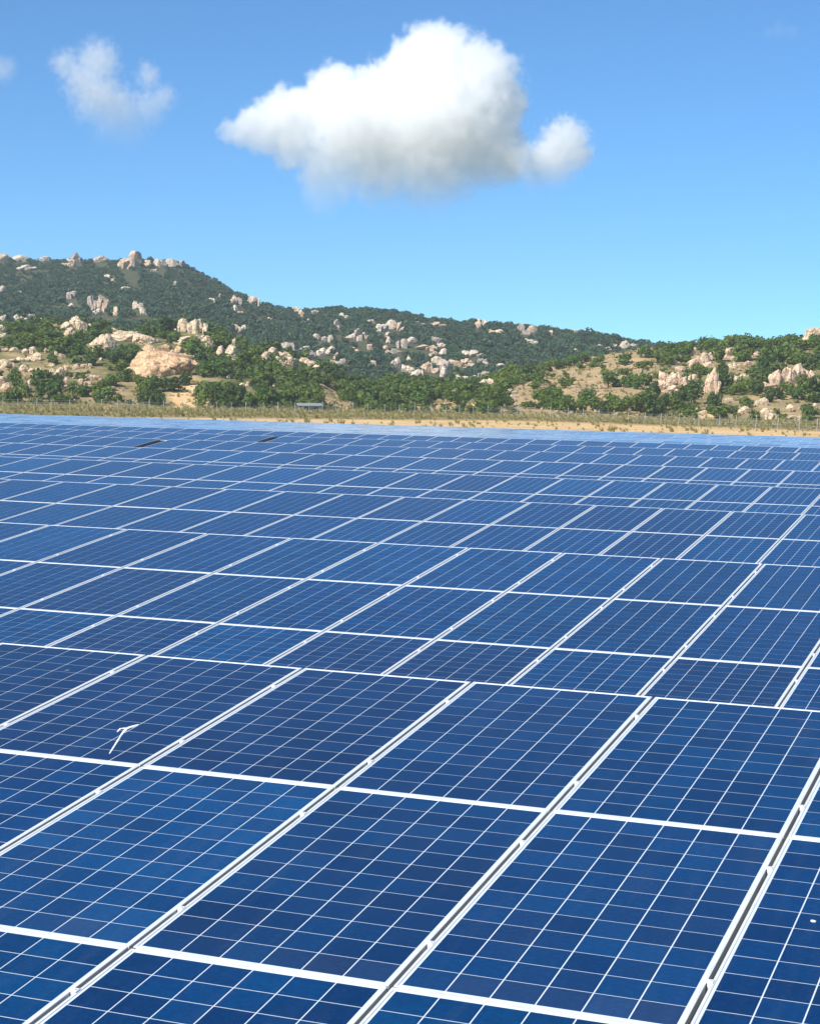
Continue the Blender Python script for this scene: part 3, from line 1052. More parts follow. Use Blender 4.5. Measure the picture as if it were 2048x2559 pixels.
    ('rubble_middle', -0.13953, 391.0, 1.37, 1.37),
    ('rubble_middle', -0.13933, 384.0, 0.84, 0.6),
    ('rubble_middle', -0.13742, 398.0, 1.04, 0.87),
    ('rubble_middle', -0.13489, 391.0, 1.54, 1.2),
    ('rubble_middle', -0.13172, 391.0, 1.2, 1.02),
    ('rubble_middle', -0.12876, 391.0, 1.2, 1.02),
    ('rubble_middle', -0.13489, 387.0, 0.68, 0.68),
    ('rubble_middle', -0.16224, 391.0, 1.88, 1.54),
    ('rubble_lower', -0.17231, 369.0, 2.26, 1.29),
    ('rubble_lower', -0.16983, 361.0, 2.37, 1.58),
    ('rubble_lower', -0.17276, 362.0, 1.11, 0.95),
    ('rubble_lower', -0.16311, 368.0, 0.9, 0.58),
    ('rubble_lower', -0.15892, 368.0, 1.13, 1.29),
    ('rubble_lower', -0.16019, 363.0, 1.27, 1.11),
    ('rubble_lower', -0.14039, 369.0, 2.1, 1.77),
    ('rubble_lower', -0.13912, 365.0, 3.19, 0.96),
    ('rubble_lower', -0.13278, 364.0, 2.07, 0.95),
    ('rubble_lower', -0.13066, 371.0, 2.27, 0.97),
    ('rubble_lower', -0.12601, 376.0, 2.46, 0.99),
    ('rubble_lower', -0.14483, 358.0, 0.63, 0.56),
    ('rubble_lower', -0.15432, 351.0, 1.07, 0.92),
    ('rubble_lower', -0.11203, 395.0, 1.55, 0.86),
    ('right_tower', 0.19858, 384.0, 2.67, 5.72),
    ('right_tower', 0.19571, 385.0, 1.72, 4.02),
    ('right_tower', 0.20049, 382.0, 1.33, 4.93),
    ('right_tower', 0.19435, 384.0, 1.34, 2.67),
    ('right_cliff', 0.23054, 392.0, 2.34, 3.7),
    ('right_cliff', 0.23374, 393.0, 2.34, 3.9),
    ('right_cliff', 0.23742, 393.0, 2.15, 3.9),
    ('right_cliff', 0.24093, 400.0, 2.38, 2.98),
    ('right_cliff', 0.24453, 402.0, 1.8, 1.8),
    ('right_cliff', 0.22781, 418.0, 1.45, 1.25),
    ('right_cliff', 0.24825, 400.0, 1.19, 1.59),
    ('right_cliff', 0.22971, 389.0, 3.48, 1.16),
    ('right_cliff', 0.22458, 390.0, 2.13, 1.16),
    ('right_crest', 0.2479, 470.0, 5.37, 2.57),
    ('right_crest', 0.2444, 460.0, 3.66, 1.83),
    ('right_crest', 0.22778, 453.0, 1.8, 0.9),
    ('right_upper', 0.18744, 439.0, 1.53, 1.96),
    ('right_upper', 0.18788, 425.0, 1.69, 1.27),
    ('right_upper', 0.18822, 418.0, 1.66, 1.25),
    ('right_upper', 0.19087, 429.0, 1.07, 1.49),
    ('right_upper', 0.19397, 424.0, 2.32, 2.32),
    ('right_upper', 0.19624, 430.0, 1.92, 1.92),
    ('right_upper', 0.19411, 418.0, 2.28, 1.45),
    ('right_upper', 0.17895, 425.0, 1.69, 1.06),
    ('right_upper', 0.18242, 412.0, 2.87, 1.02),
    ('right_upper', 0.17401, 437.0, 1.3, 0.65),
    ('right_upper', 0.20636, 440.0, 3.06, 1.75),
    ('right_upper', 0.20602, 432.0, 2.36, 1.07),
    ('right_upper', 0.21944, 435.0, 1.94, 0.86),
    ('right_upper', 0.22171, 437.0, 1.3, 1.09),
    ('right_upper', 0.19843, 438.0, 1.09, 1.09),
    ('right_band', 0.17424, 394.0, 2.54, 2.35),
    ('right_band', 0.17761, 389.0, 2.32, 2.51),
    ('right_band', 0.17394, 384.0, 1.91, 1.91),
    ('right_band', 0.18085, 392.0, 1.75, 2.14),
    ('right_band', 0.18377, 388.0, 1.54, 1.93),
    ('right_band', 0.17921, 382.0, 2.85, 1.33),
    ('right_band', 0.18791, 391.0, 1.55, 1.55),
    ('right_band', 0.19055, 385.0, 2.1, 1.72),
    ('right_band', 0.17498, 381.0, 1.7, 0.95),
    ('right_foot', 0.22372, 364.0, 2.35, 1.45),
    ('right_foot', 0.21537, 350.0, 2.26, 1.56),
    ('right_foot', 0.22653, 352.0, 2.1, 1.05),
    ('right_foot', 0.22927, 343.0, 1.87, 1.19),
    ('right_foot', 0.21556, 421.0, 1.67, 1.25),
    ('right_foot', 0.20861, 418.0, 2.7, 1.25),
    ('right_foot', 0.21316, 397.0, 2.76, 1.18),
    ('right_foot', 0.2076, 394.0, 2.74, 0.98),
    ('right_foot', 0.24041, 343.0, 2.56, 1.02),
    ('right_foot', 0.20148, 353.0, 0.88, 0.7),
    ('right_foot', 0.20524, 353.0, 0.7, 0.53),
    ('right_foot', 0.19449, 349.0, 1.56, 0.87),
    ('right_foot', 0.20681, 369.0, 2.02, 0.73),
    ('right_foot', 0.2382, 359.0, 1.25, 0.89),
    ('right_foot', 0.25106, 360.0, 1.43, 0.89),
    ('centre_foot', 0.05271, 424.0, 1.27, 0.48),
    ('centre_foot', 0.05474, 422.0, 0.95, 0.54),
    ('centre_foot', 0.06399, 413.0, 1.55, 0.62),
    ('centre_foot', 0.07775, 411.0, 0.92, 0.62),
    ('centre_foot', 0.09443, 381.0, 2.43, 1.0),
    ('centre_foot', 0.09492, 373.0, 1.54, 0.98),
    ('centre_foot', 0.07555, 372.0, 0.97, 0.56),
    ('centre_foot', 0.02604, 414.0, 1.09, 0.37),
    ('centre_foot', -0.01877, 378.0, 0.99, 0.85)
]
ZONE = {
    'crest': 'on the crest of the mountain', 'upper_left': 'high on the mountain below the peak', 'upper_mid': 'on the mountain below the summit tower',
    'shoulder': 'on the mountain shoulder past the summit', 'saddle': 'near the saddle of the mountain ridge', 'mid_upper': 'on the upper middle of the mountain',
    'mid_lower': 'on the lower middle of the mountain', 'mountain_right': 'on the low end of the mountain ridge', 'right_shoulder': 'where the mountain dips behind the tan hill',
    'saddle_cluster': 'in the cluster under the saddle', 'hollow_cluster': 'in the pale cluster above the green hollow', 'hollow_right': 'beside the green hollow',
    'left_edge': 'behind the rocky outcrop', 'outcrop': 'in the craggy outcrop above the big slab', 'slab': 'in the big sloping slab', 'ridge_blocks': 'in the blocky ridge above the dome boulder',
    'dome': 'around the dome boulder', 'pair': 'near the split pair of boulders', 'slant': 'among the slanting rocks over the hut', 'rubble_upper': 'along the top of the rubble slope',
    'rubble_middle': 'in the middle of the rubble slope', 'rubble_lower': 'at the foot of the rubble slope', 'right_tower': 'in the standing rock pinnacle', 'right_cliff': 'in the pale rock cliff',
    'right_crest': 'on the crest of the tan hill', 'right_upper': 'above the rock pinnacle', 'right_band': 'in the rock band beside the pinnacle', 'right_foot': 'at the foot of the tan hill',
    'centre_foot': 'among the trees of the green hollow'}
SPECIAL = {('dome', 0): 'broad orange dome boulder, the largest rock on the hills', ('right_tower', 0): 'tall streaked rock pinnacle standing on the tan hill',
           ('crest', 7): 'tall rock tower on the summit of the mountain', ('right_crest', 0): 'smooth pale dome boulder topping the tan hill against the sky',
           ('slab', 0): 'steep sunlit face of the big sloping slab', ('pair', 1): 'rounded pale boulder, the bigger of the split pair',
           ('pair', 0): 'leaning pale boulder, the slimmer of the split pair'}
WARM = (0.77, 0.64, 0.46)
ORANGE = (0.72, 0.51, 0.32)
PALE = (0.74, 0.66, 0.54)
GREY = (0.50, 0.45, 0.39)
PEACH = (0.76, 0.60, 0.44)
TINT = {'dome': ORANGE, 'slab': WARM, 'slant': PEACH, 'right_tower': PEACH, 'right_cliff': PEACH, 'right_crest': WARM, 'right_band': PEACH, 'outcrop': WARM, 'ridge_blocks': WARM,
        'pair': WARM, 'rubble_upper': WARM, 'rubble_middle': WARM, 'rubble_lower': PEACH, 'right_upper': PEACH, 'right_foot': WARM, 'left_edge': PALE}
TONE = {WARM: 'tan', ORANGE: 'orange', PALE: 'pale', GREY: 'grey', PEACH: 'peach'}
rb = random.Random(21)
groups = {}
for i, q in enumerate(ROCK_PLACES):
    groups.setdefault(q[0], []).append((i, q))
clear = []
for gname, items in groups.items():
    order = sorted(items, key=lambda t: t[1][1])
    rank = {t[0]: n for n, t in enumerate(order)}
    for n, (i, (gn, ph, r, w, h)) in enumerate(items):
        ratio = h / w
        kind = 'slab' if ratio < 0.5 else 'tower' if ratio > 1.35 else rb.choice(['round', 'block', 'round'])
        tint = TINT.get(gn)
        if tint is None:
            tint = rb.choice([PALE, PALE, GREY, PEACH])
        broad = gn in ('slab', 'dome', 'pair', 'right_crest') and h < 1.25 * w
        me = DOMES[0 if (gn, n) in (('dome', 0), ('right_crest', 0)) else rb.randrange(1, 6)] if broad else rb.choice(ROCKS[kind])
        x, y = at(np.array(ph), np.array(r))
        z = float(terrain(np.array(ph), np.array(r)))
        dep = max(w * 0.75, min(h, w * 1.1))
        o = link('boulder', me)
        o.location = (float(x), float(y), z - 0.30 * h - 0.1)
        o.scale = (w * 1.22, dep, h * (1.2 if kind == 'tower' else 1.36))
        big = (gn, n) in SPECIAL
        o.rotation_euler = (rb.uniform(-.08, .08), rb.uniform(-.16, .16) if kind != 'tower' else rb.uniform(-.1, .1),
                            -(YAW + ph) + (rb.uniform(-.35, .35) if big else rb.choice([0, math.pi]) + rb.uniform(-.5, .5)))
        if gn == 'crest':
            o.scale.z *= .9 if n == 7 else .82
            o.scale.x *= 1.35
        if (gn, n) == ('dome', 0):
            o.location.z -= h * .42
            o.scale.z = h * 1.8
        elif broad:
            o.location.z -= h * .22
            o.scale.z = h * (1.35 if gn == 'slab' else 1.6)
            o.scale.x = w * (1.34 if gn == 'slab' else 1.15)
        if gn == 'slant' and kind == 'slab':
            o.rotation_euler[1] = 0.38
            o.rotation_euler[2] = -(YAW + ph)
        if gn == 'slab' and n in (2, 4):
            o.rotation_euler[1] = 0.16
        v = rb.uniform(0.85, 1.12)
        o.color = (tint[0] * v, tint[1] * v, tint[2] * v, 1)
        shape = {'slab': 'flat', 'tower': 'upright', 'round': 'rounded', 'block': 'blocky'}[kind]
        if big:
            lab = SPECIAL[(gn, n)]
        else:
            lab = f"{shape} {TONE[tint]} boulder {ZONE[gn]}, {ORD[rank[i]]} from the peak side"
        tag(o, lab, 'boulder', 'boulders on the hills')
        clear.append((ph, r, w, h))
CLEAR = np.array(clear)


# ------------------------------------------------------------------ trees and bushes
def crown_mesh(seed, nq, leaf, mat, squat=1.0):
    """a crown of separate leaf sprays: lobes of unequal size, filled towards their outer parts. Unit width, unit height, base at 0."""
    rng = np.random.default_rng(seed)
    nl = 7
    lob = np.stack([rng.uniform(-.3, .3, nl), rng.uniform(-.3, .3, nl), rng.uniform(.22, .74, nl)], 1)
    rad_ = rng.uniform(.16, .27, nl)
    lob[0] = (0, 0, .5); rad_[0] = .30
    which = rng.choice(nl, nq, p=rad_ ** 2 / (rad_ ** 2).sum())
    d = rng.normal(size=(nq, 3))
    d /= np.linalg.norm(d, axis=1)[:, None]
    rr_ = rad_[which] * rng.uniform(.35, 1.0, nq) ** 0.45
    c = lob[which] + d * rr_[:, None] * np.array([1, 1, .9])
    c[:, 2] = np.maximum(c[:, 2], .05)
    nrm = d * 0.9 + rng.normal(size=(nq, 3)) * .5 + np.array([0, 0, .25])
    nrm /= np.linalg.norm(nrm, axis=1)[:, None]
    t = np.cross(nrm, rng.normal(size=(nq, 3)))
    t /= np.linalg.norm(t, axis=1)[:, None]
    b = np.cross(nrm, t)
    sz = leaf * rng.uniform(.6, 1.35, nq)[:, None]
    e = rng.uniform(.55, 1.0, nq)[:, None]
    v = np.stack([c - t * sz, c - b * sz * e * .8 + nrm * sz * .25, c + t * sz, c + b * sz * e], 1).reshape(-1, 3)
    F = np.arange(nq * 4).reshape(-1, 4)
    lo, hi = v.min(0), v.max(0)
    v[:, 0] /= (hi[0] - lo[0]); v[:, 1] /= (hi[1] - lo[1])
    v[:, 2] = (v[:, 2] - lo[2]) / (hi[2] - lo[2])
    return mesh('crown', v.tolist(), F.tolist(), mat)


def trunk_mesh(seed):
    rr_ = random.Random(seed)
    g = Geo()
    lean = rr_.uniform(-.05, .05)
    g.tube([(0, 0, -.12), (lean * .4, 0, .16), (lean, .01, .34), (lean * 1.5, .02, .62)], [.045, .036, .030, .012], 7)
    for k in range(4):
        a = 1.57 * k + rr_.uniform(-.5, .5)
        z = rr_.uniform(.2, .38)
        g.tube([(lean * .6, 0, z), (lean + math.cos(a) * .16, math.sin(a) * .16, z + .17), (lean + math.cos(a) * .28, math.sin(a) * .28, z + .34)], [.024, .015, .006], 5)
    return g.mesh('trunk', [M['bark']], True)


CROWNS = [crown_mesh(s, 620, .062, M['leaf']) for s in range(7)]
TRUNKS = [trunk_mesh(s) for s in range(3)]
SCRUB_NEAR = [crown_mesh(40 + s, 90, .135, M['leaf']) for s in range(4)]
SCRUB_FAR = [crown_mesh(60 + s, 70, .15, M['leaf_far']) for s in range(4)]
TREE_PLACES = [
    ('left foot', -0.16607, 359.0, 2.35, 3.45, 0),
    ('left foot', -0.164, 343.0, 3.0, 3.0, 0),
    ('left foot', -0.17071, 343.0, 1.8, 1.8, 0),
    ('left foot', -0.14927, 347.0, 5.0, 5.0, 1),
    ('left foot', -0.14546, 362.0, 2.53, 2.85, 1),
    ('left foot', -0.15432, 349.0, 1.83, 2.29, 0),
    ('left foot', -0.14082, 343.0, 2.25, 1.65, 0),
    ('left foot', -0.13236, 353.0, 2.62, 1.85, 0),
    ('left foot', -0.12303, 357.0, 3.12, 2.18, 0),
    ('left foot', -0.12472, 347.0, 1.82, 1.52, 0),
    ('left foot', -0.11367, 346.0, 1.66, 1.36, 0),
    ('left foot', -0.11624, 369.0, 3.22, 2.1, 0),
    ('left slope', -0.15254, 434.0, 4.17, 3.22, 0),
    ('left slope', -0.15841, 420.0, 3.67, 2.75, 0),
    ('left slope', -0.14666, 437.0, 3.44, 2.48, 0),
    ('left slope', -0.14331, 414.0, 4.7, 2.89, 0),
    ('left slope', -0.14919, 415.0, 3.63, 2.36, 0),
    ('left slope', -0.13742, 417.0, 4.01, 2.37, 0),
    ('left slope', -0.13025, 431.0, 3.01, 1.88, 0),
    ('left slope', -0.12477, 438.0, 3.44, 2.1, 0),
    ('left slope', -0.13405, 410.0, 2.87, 2.15, 0),
    ('left slope', -0.12391, 408.0, 4.1, 2.5, 0),
    ('left slope', -0.16383, 437.0, 2.67, 2.1, 0),
    ('left slope', -0.16839, 455.0, 2.58, 2.19, 0),
    ('left slope', -0.17052, 431.0, 2.64, 1.69, 0),
    ('left slope', -0.12729, 394.0, 2.93, 2.07, 1),
    ('left slope', -0.15754, 448.0, 2.94, 2.15, 0),
    ('left slope', -0.16339, 455.0, 2.19, 1.99, 0),
    ('slab side', -0.11543, 396.0, 4.15, 2.77, 1),
    ('slab side', -0.10907, 404.0, 3.88, 2.65, 0),
    ('slab side', -0.11117, 391.0, 2.56, 2.05, 0),
    ('slab side', -0.10526, 415.0, 2.9, 2.18, 0),
    ('slab side', -0.10988, 376.0, 2.96, 2.14, 0),
    ('slab side', -0.10306, 373.0, 2.12, 1.79, 0),
    ('crest', -0.08812, 450.0, 3.93, 3.73, 1),
    ('crest', -0.09323, 692.0, 5.74, 3.33, 0),
    ('crest', -0.09833, 699.0, 5.19, 3.05, 0),
    ('crest', -0.08518, 711.0, 3.42, 2.48, 1),
    ('crest', -0.08895, 441.0, 2.89, 1.54, 0),
    ('crest', -0.06248, 423.0, 2.96, 2.03, 0),
    ('crest', -0.05819, 430.0, 2.44, 1.88, 0),
    ('behind dome', -0.0744, 415.0, 3.99, 3.08, 0),
    ('behind dome', -0.07179, 405.0, 4.07, 3.36, 0),
    ('behind dome', -0.0692, 399.0, 2.79, 2.61, 1),
    ('behind dome', -0.06498, 408.0, 2.14, 1.96, 0),
    ('behind dome', -0.05847, 397.0, 3.82, 2.95, 0),
    ('behind dome', -0.06315, 381.0, 3.33, 2.5, 0),
    ('behind dome', -0.05331, 397.0, 3.47, 2.6, 0),
    ('behind dome', -0.04607, 409.0, 3.93, 3.04, 0),
    ('behind dome', -0.04186, 425.0, 3.71, 2.6, 0),
    ('behind dome', -0.04815, 398.0, 2.96, 2.43, 0),
    ('behind dome', -0.03833, 404.0, 3.18, 2.47, 0),
    ('behind dome', -0.06872, 380.0, 2.16, 2.32, 1),
    ('behind dome', -0.03314, 401.0, 3.68, 2.63, 0),
    ('behind dome', -0.04083, 393.0, 3.43, 2.4, 0),
    ('behind dome', -0.03476, 380.0, 3.32, 2.16, 0),
    ('behind dome', -0.02881, 398.0, 2.61, 2.26, 0),
    ('dome foot', -0.09301, 363.0, 4.28, 2.54, 1),
    ('dome foot', -0.08361, 363.0, 3.81, 2.38, 1),
    ('dome foot', -0.0785, 370.0, 2.1, 2.26, 1),
    ('dome foot', -0.09898, 357.0, 2.5, 2.65, 0),
    ('dome foot', -0.09938, 345.0, 2.56, 2.71, 1),
    ('dome foot', -0.09339, 342.0, 2.69, 2.84, 1),
    ('dome foot', -0.0904, 341.0, 1.49, 2.09, 1),
    ('dome foot', -0.09602, 371.0, 2.27, 1.78, 0),
    ('bank row', -0.06857, 350.0, 2.9, 3.36, 0),
    ('bank row', -0.06896, 340.0, 2.23, 2.82, 0),
    ('bank row', -0.06298, 348.0, 3.34, 3.5, 0),
    ('bank row', -0.05866, 344.0, 3.01, 3.01, 1),
    ('bank row', -0.05353, 350.0, 3.21, 3.52, 0),
    ('bank row', -0.0505, 346.0, 3.02, 3.78, 1),
    ('bank row', -0.04447, 345.0, 2.56, 2.26, 0),
    ('bank row', -0.03931, 347.0, 2.73, 2.43, 0),
    ('bank row', -0.03502, 350.0, 2.75, 2.6, 0),
    ('bank row', -0.03027, 349.0, 2.59, 2.59, 0),
    ('bank row', -0.06176, 367.0, 3.21, 1.76, 0),
    ('bank row', -0.05532, 368.0, 2.57, 1.77, 0),
    ('bank row', -0.03727, 370.0, 2.75, 1.45, 1),
    ('hut row', -0.02527, 351.0, 2.5, 2.1, 0),
    ('hut row', -0.02084, 353.0, 2.64, 2.25, 0),
    ('hut row', -0.01605, 356.0, 2.93, 2.4, 0),
    ('hut row', -0.01124, 355.0, 2.92, 2.53, 0),
    ('hut row', -0.00716, 353.0, 1.72, 2.25, 0),
    ('hut row', -0.00493, 352.0, 0.66, 1.71, 1),
    ('hut row', -0.01833, 365.0, 2.73, 1.78, 0),
    ('hut row', -0.02316, 369.0, 2.63, 1.8, 0),
    ('hut row', -0.0247, 381.0, 3.0, 1.85, 0),
    ('hut row', -0.01846, 394.0, 3.25, 2.07, 0),
    ('hut row', -0.01222, 403.0, 3.32, 1.96, 0),
    ('hut row', -0.02038, 402.0, 3.61, 1.81, 0),
    ('hut row', -0.02552, 398.0, 2.83, 1.79, 0),
    ('hut row', -0.01413, 408.0, 3.06, 1.68, 0),
    ('hut row', -0.00933, 409.0, 2.76, 1.68, 0),
    ('hollow', -0.00195, 430.0, 3.06, 2.74, 1),
    ('hollow', 0.00143, 428.0, 3.04, 2.88, 1),
    ('hollow', -0.00408, 403.0, 2.72, 1.81, 0),
    ('hollow', -0.00886, 399.0, 2.69, 1.79, 0),
    ('hollow', 0.00375, 406.0, 2.74, 2.13, 0),
    ('hollow', 0.00784, 405.0, 2.88, 2.58, 0),
    ('hollow', 0.00682, 376.0, 2.67, 2.67, 0),
    ('hollow', 0.01499, 367.0, 4.53, 4.12, 1),
    ('hollow', 0.01168, 363.0, 2.72, 2.17, 1),
    ('hollow', 0.01068, 438.0, 3.28, 2.13, 0),
    ('hollow', 0.01588, 427.0, 2.72, 1.92, 0),
    ('hollow', 0.00552, 428.0, 2.4, 1.76, 0),
    ('hollow', 0.02156, 381.0, 2.43, 2.28, 0),
    ('hollow', 0.02032, 420.0, 3.15, 2.04, 0),
    ('hollow', 0.02494, 372.0, 2.37, 2.09, 0),
    ('hollow', 0.02975, 370.0, 2.49, 2.08, 0),
    ('hollow', 0.02776, 391.0, 2.64, 2.05, 0),
    ('hollow', 0.03225, 382.0, 2.72, 2.29, 0),
    ('hollow', 0.02471, 429.0, 2.73, 1.93, 0),
    ('hollow', 0.03134, 424.0, 3.02, 2.06, 0),
    ('hollow', 0.03458, 362.0, 1.63, 1.76, 1),
    ('centre', 0.03815, 416.0, 2.8, 2.02, 0),
    ('centre', 0.04267, 393.0, 2.94, 2.35, 0),
    ('centre', 0.0391, 380.0, 2.99, 2.7, 0),
    ('centre', 0.0457, 385.0, 3.17, 2.88, 0),
    ('centre', 0.04471, 365.0, 3.01, 2.46, 0),
    ('centre', 0.05055, 375.0, 2.67, 2.67, 0),
    ('centre', 0.04988, 365.0, 1.91, 1.78, 1),
    ('centre', 0.05528, 385.0, 2.59, 2.02, 0),
    ('centre', 0.0596, 411.0, 2.62, 2.0, 0),
    ('centre', 0.05434, 437.0, 3.11, 1.96, 0),
    ('centre', 0.04881, 438.0, 2.95, 1.97, 0),
    ('centre', 0.05947, 464.0, 2.61, 1.91, 0),
    ('centre', 0.06763, 416.0, 2.96, 1.87, 0),
    ('centre', 0.06266, 383.0, 2.15, 1.86, 0),
    ('centre', 0.07102, 407.0, 3.05, 2.29, 0),
    ('centre', 0.06679, 366.0, 1.51, 1.78, 1),
    ('centre', 0.07153, 372.0, 2.23, 2.09, 0),
    ('centre', 0.07272, 419.0, 2.35, 1.57, 0),
    ('centre', 0.06945, 354.0, 1.06, 1.59, 1),
    ('big green', 0.08476, 368.0, 3.44, 3.58, 0),
    ('big green', 0.08867, 377.0, 2.54, 2.82, 0),
    ('big green', 0.08206, 390.0, 2.48, 2.48, 0),
    ('big green', 0.09247, 367.0, 2.2, 2.06, 1),
    ('big green', 0.08922, 361.0, 2.16, 1.89, 1),
    ('big green', 0.08845, 411.0, 3.39, 2.92, 0),
    ('big green', 0.09231, 420.0, 3.3, 2.52, 0),
    ('big green', 0.09643, 411.0, 2.92, 2.92, 0),
    ('big green', 0.09807, 422.0, 2.53, 2.05, 0),
    ('big green', 0.09468, 405.0, 2.58, 1.82, 0),
    ('big green', 0.08344, 637.0, 3.1, 2.39, 0),
    ('big green', 0.07937, 644.0, 2.41, 1.93, 0),
    ('big green', 0.06512, 640.0, 3.12, 2.16, 0),
    ('big green', 0.06705, 624.0, 3.04, 1.87, 0),
    ('right ridge', 0.10155, 420.0, 2.75, 2.39, 1),
    ('right ridge', 0.10665, 421.0, 2.94, 2.02, 0),
    ('right ridge', 0.11251, 431.0, 3.2, 2.26, 0),
    ('right ridge', 0.11752, 439.0, 3.26, 2.3, 0),
    ('right ridge', 0.12255, 441.0, 3.08, 2.12, 0),
    ('right ridge', 0.12715, 444.0, 3.1, 2.13, 0),
    ('right ridge', 0.13215, 446.0, 3.12, 2.14, 0),
    ('right ridge', 0.10292, 414.0, 2.35, 1.27, 0),
    ('right ridge', 0.10925, 415.0, 2.36, 1.63, 0),
    ('right ridge', 0.10047, 403.0, 1.06, 1.06, 0),
    ('right bank', 0.10672, 394.0, 2.24, 1.2, 0),
    ('right bank', 0.11065, 368.0, 3.22, 2.89, 0),
    ('right bank', 0.11652, 372.0, 3.09, 2.27, 0),
    ('right bank', 0.11455, 362.0, 2.85, 2.06, 0),
    ('right bank', 0.11887, 352.0, 2.92, 2.31, 0),
    ('right bank', 0.12344, 361.0, 2.52, 1.89, 0),
    ('right bank', 0.12616, 345.0, 3.01, 2.71, 0),
    ('right bank', 0.13316, 361.0, 2.84, 2.68, 0),
    ('right bank', 0.13204, 349.0, 1.98, 1.83, 0),
    ('right bank', 0.1388, 350.0, 2.6, 2.29, 0),
    ('right bank', 0.14264, 347.0, 2.12, 1.97, 1),
    ('right bank', 0.14705, 361.0, 2.37, 1.89, 0),
    ('right bank', 0.15068, 346.0, 3.48, 2.87, 0),
    ('right bank', 0.15398, 351.0, 1.84, 1.99, 1),
    ('right bank', 0.10735, 357.0, 2.34, 1.25, 1),
    ('right bank', 0.10222, 359.0, 1.88, 1.25, 0),
    ('big tree', 0.1624, 350.0, 4.28, 3.52, 0),
    ('big tree', 0.1692, 344.0, 3.01, 3.91, 1),
    ('right slope', 0.12218, 387.0, 2.2, 1.86, 0),
    ('right slope', 0.12591, 397.0, 1.39, 1.39, 0),
    ('right slope', 0.14495, 392.0, 3.25, 3.25, 0),
    ('right slope', 0.14916, 392.0, 2.23, 1.71, 1),
    ('right slope', 0.15588, 390.0, 2.9, 2.56, 0),
    ('right slope', 0.15928, 383.0, 2.01, 2.17, 0),
    ('right slope', 0.16506, 389.0, 2.72, 2.21, 0),
    ('right slope', 0.1536, 427.0, 2.05, 2.05, 1),
    ('right slope', 0.15307, 408.0, 1.96, 1.25, 0),
    ('right slope', 0.16169, 417.0, 2.91, 1.46, 0),
    ('right slope', 0.16351, 433.0, 2.84, 2.46, 0),
    ('right slope', 0.16942, 429.0, 2.06, 2.25, 0),
    ('right slope', 0.13976, 431.0, 2.07, 1.88, 0),
    ('right slope', 0.13648, 427.0, 2.42, 1.12, 0),
    ('right slope', 0.14162, 417.0, 1.28, 1.46, 0),
    ('right slope', 0.1695, 375.0, 1.97, 2.78, 1),
    ('right crest', 0.17385, 457.0, 3.41, 1.82, 0),
    ('right crest', 0.18044, 458.0, 3.19, 1.82, 0),
    ('right crest', 0.18632, 457.0, 2.72, 2.04, 0),
    ('right crest', 0.19408, 455.0, 3.39, 2.49, 0),
    ('right crest', 0.19921, 456.0, 3.4, 2.27, 0),
    ('right crest', 0.20571, 458.0, 3.64, 2.5, 0),
    ('right crest', 0.20889, 465.0, 2.77, 2.08, 1),
    ('right crest', 0.21231, 447.0, 3.11, 2.44, 0),
    ('right crest', 0.21691, 452.0, 2.92, 2.02, 0),
    ('right crest', 0.22248, 452.0, 3.14, 2.25, 0),
    ('right crest', 0.22703, 461.0, 2.98, 1.83, 0),
    ('right crest', 0.23443, 454.0, 3.61, 2.71, 0),
    ('right crest', 0.23856, 453.0, 2.7, 2.03, 0),
    ('right crest', 0.24371, 446.0, 3.1, 2.22, 0),
    ('right crest', 0.24966, 443.0, 3.08, 3.3, 0),
    ('right upper slope', 0.17423, 424.0, 3.16, 2.53, 0),
    ('right upper slope', 0.18299, 438.0, 2.83, 2.39, 0),
    ('right upper slope', 0.20144, 427.0, 2.76, 2.97, 0),
    ('right upper slope', 0.19151, 399.0, 2.97, 2.18, 0),
    ('right upper slope', 0.21158, 436.0, 3.68, 2.6, 0),
    ('right upper slope', 0.21447, 428.0, 2.98, 2.34, 0),
    ('right upper slope', 0.22612, 427.0, 4.03, 3.18, 0),
    ('right upper slope', 0.23215, 426.0, 3.6, 2.96, 0),
    ('right upper slope', 0.23819, 423.0, 3.57, 2.73, 0),
    ('right upper slope', 0.24421, 420.0, 3.34, 2.5, 0),
    ('right upper slope', 0.24979, 415.0, 2.68, 2.89, 1),
    ('right upper slope', 0.22378, 407.0, 3.03, 4.25, 1),
    ('right upper slope', 0.22631, 394.0, 2.15, 2.94, 1),
    ('right upper slope', 0.20377, 395.0, 2.16, 2.75, 1),
    ('right upper slope', 0.20416, 385.0, 2.29, 3.06, 1),
    ('right foot', 0.18336, 364.0, 2.89, 3.25, 1),
    ('right foot', 0.18808, 364.0, 3.07, 3.98, 1),
    ('right foot', 0.17546, 354.0, 2.81, 3.17, 1),
    ('right foot', 0.17974, 353.0, 1.93, 2.63, 0),
    ('right foot', 0.19905, 357.0, 2.31, 2.66, 1),
    ('right foot', 0.19823, 350.0, 1.91, 1.56, 0),
    ('right foot', 0.20354, 343.0, 2.56, 1.19, 0),
    ('right foot', 0.20989, 380.0, 2.27, 2.08, 0),
    ('right foot', 0.21448, 384.0, 3.24, 2.67, 0),
    ('right foot', 0.21826, 382.0, 3.04, 2.47, 0),
    ('right foot', 0.22158, 377.0, 2.62, 2.62, 1),
    ('right foot', 0.23098, 371.0, 3.13, 2.03, 1),
    ('right foot', 0.2364, 377.0, 3.37, 2.25, 0),
    ('right foot', 0.24023, 372.0, 2.77, 2.22, 0),
    ('right foot', 0.24499, 384.0, 3.24, 2.48, 0),
    ('right foot', 0.24875, 381.0, 2.46, 2.84, 1),
    ('right foot', 0.24775, 345.0, 1.89, 2.23, 0),
    ('right foot', 0.22782, 367.0, 1.82, 1.64, 1),
    ('right foot', 0.25087, 372.0, 2.22, 1.66, 0)
]
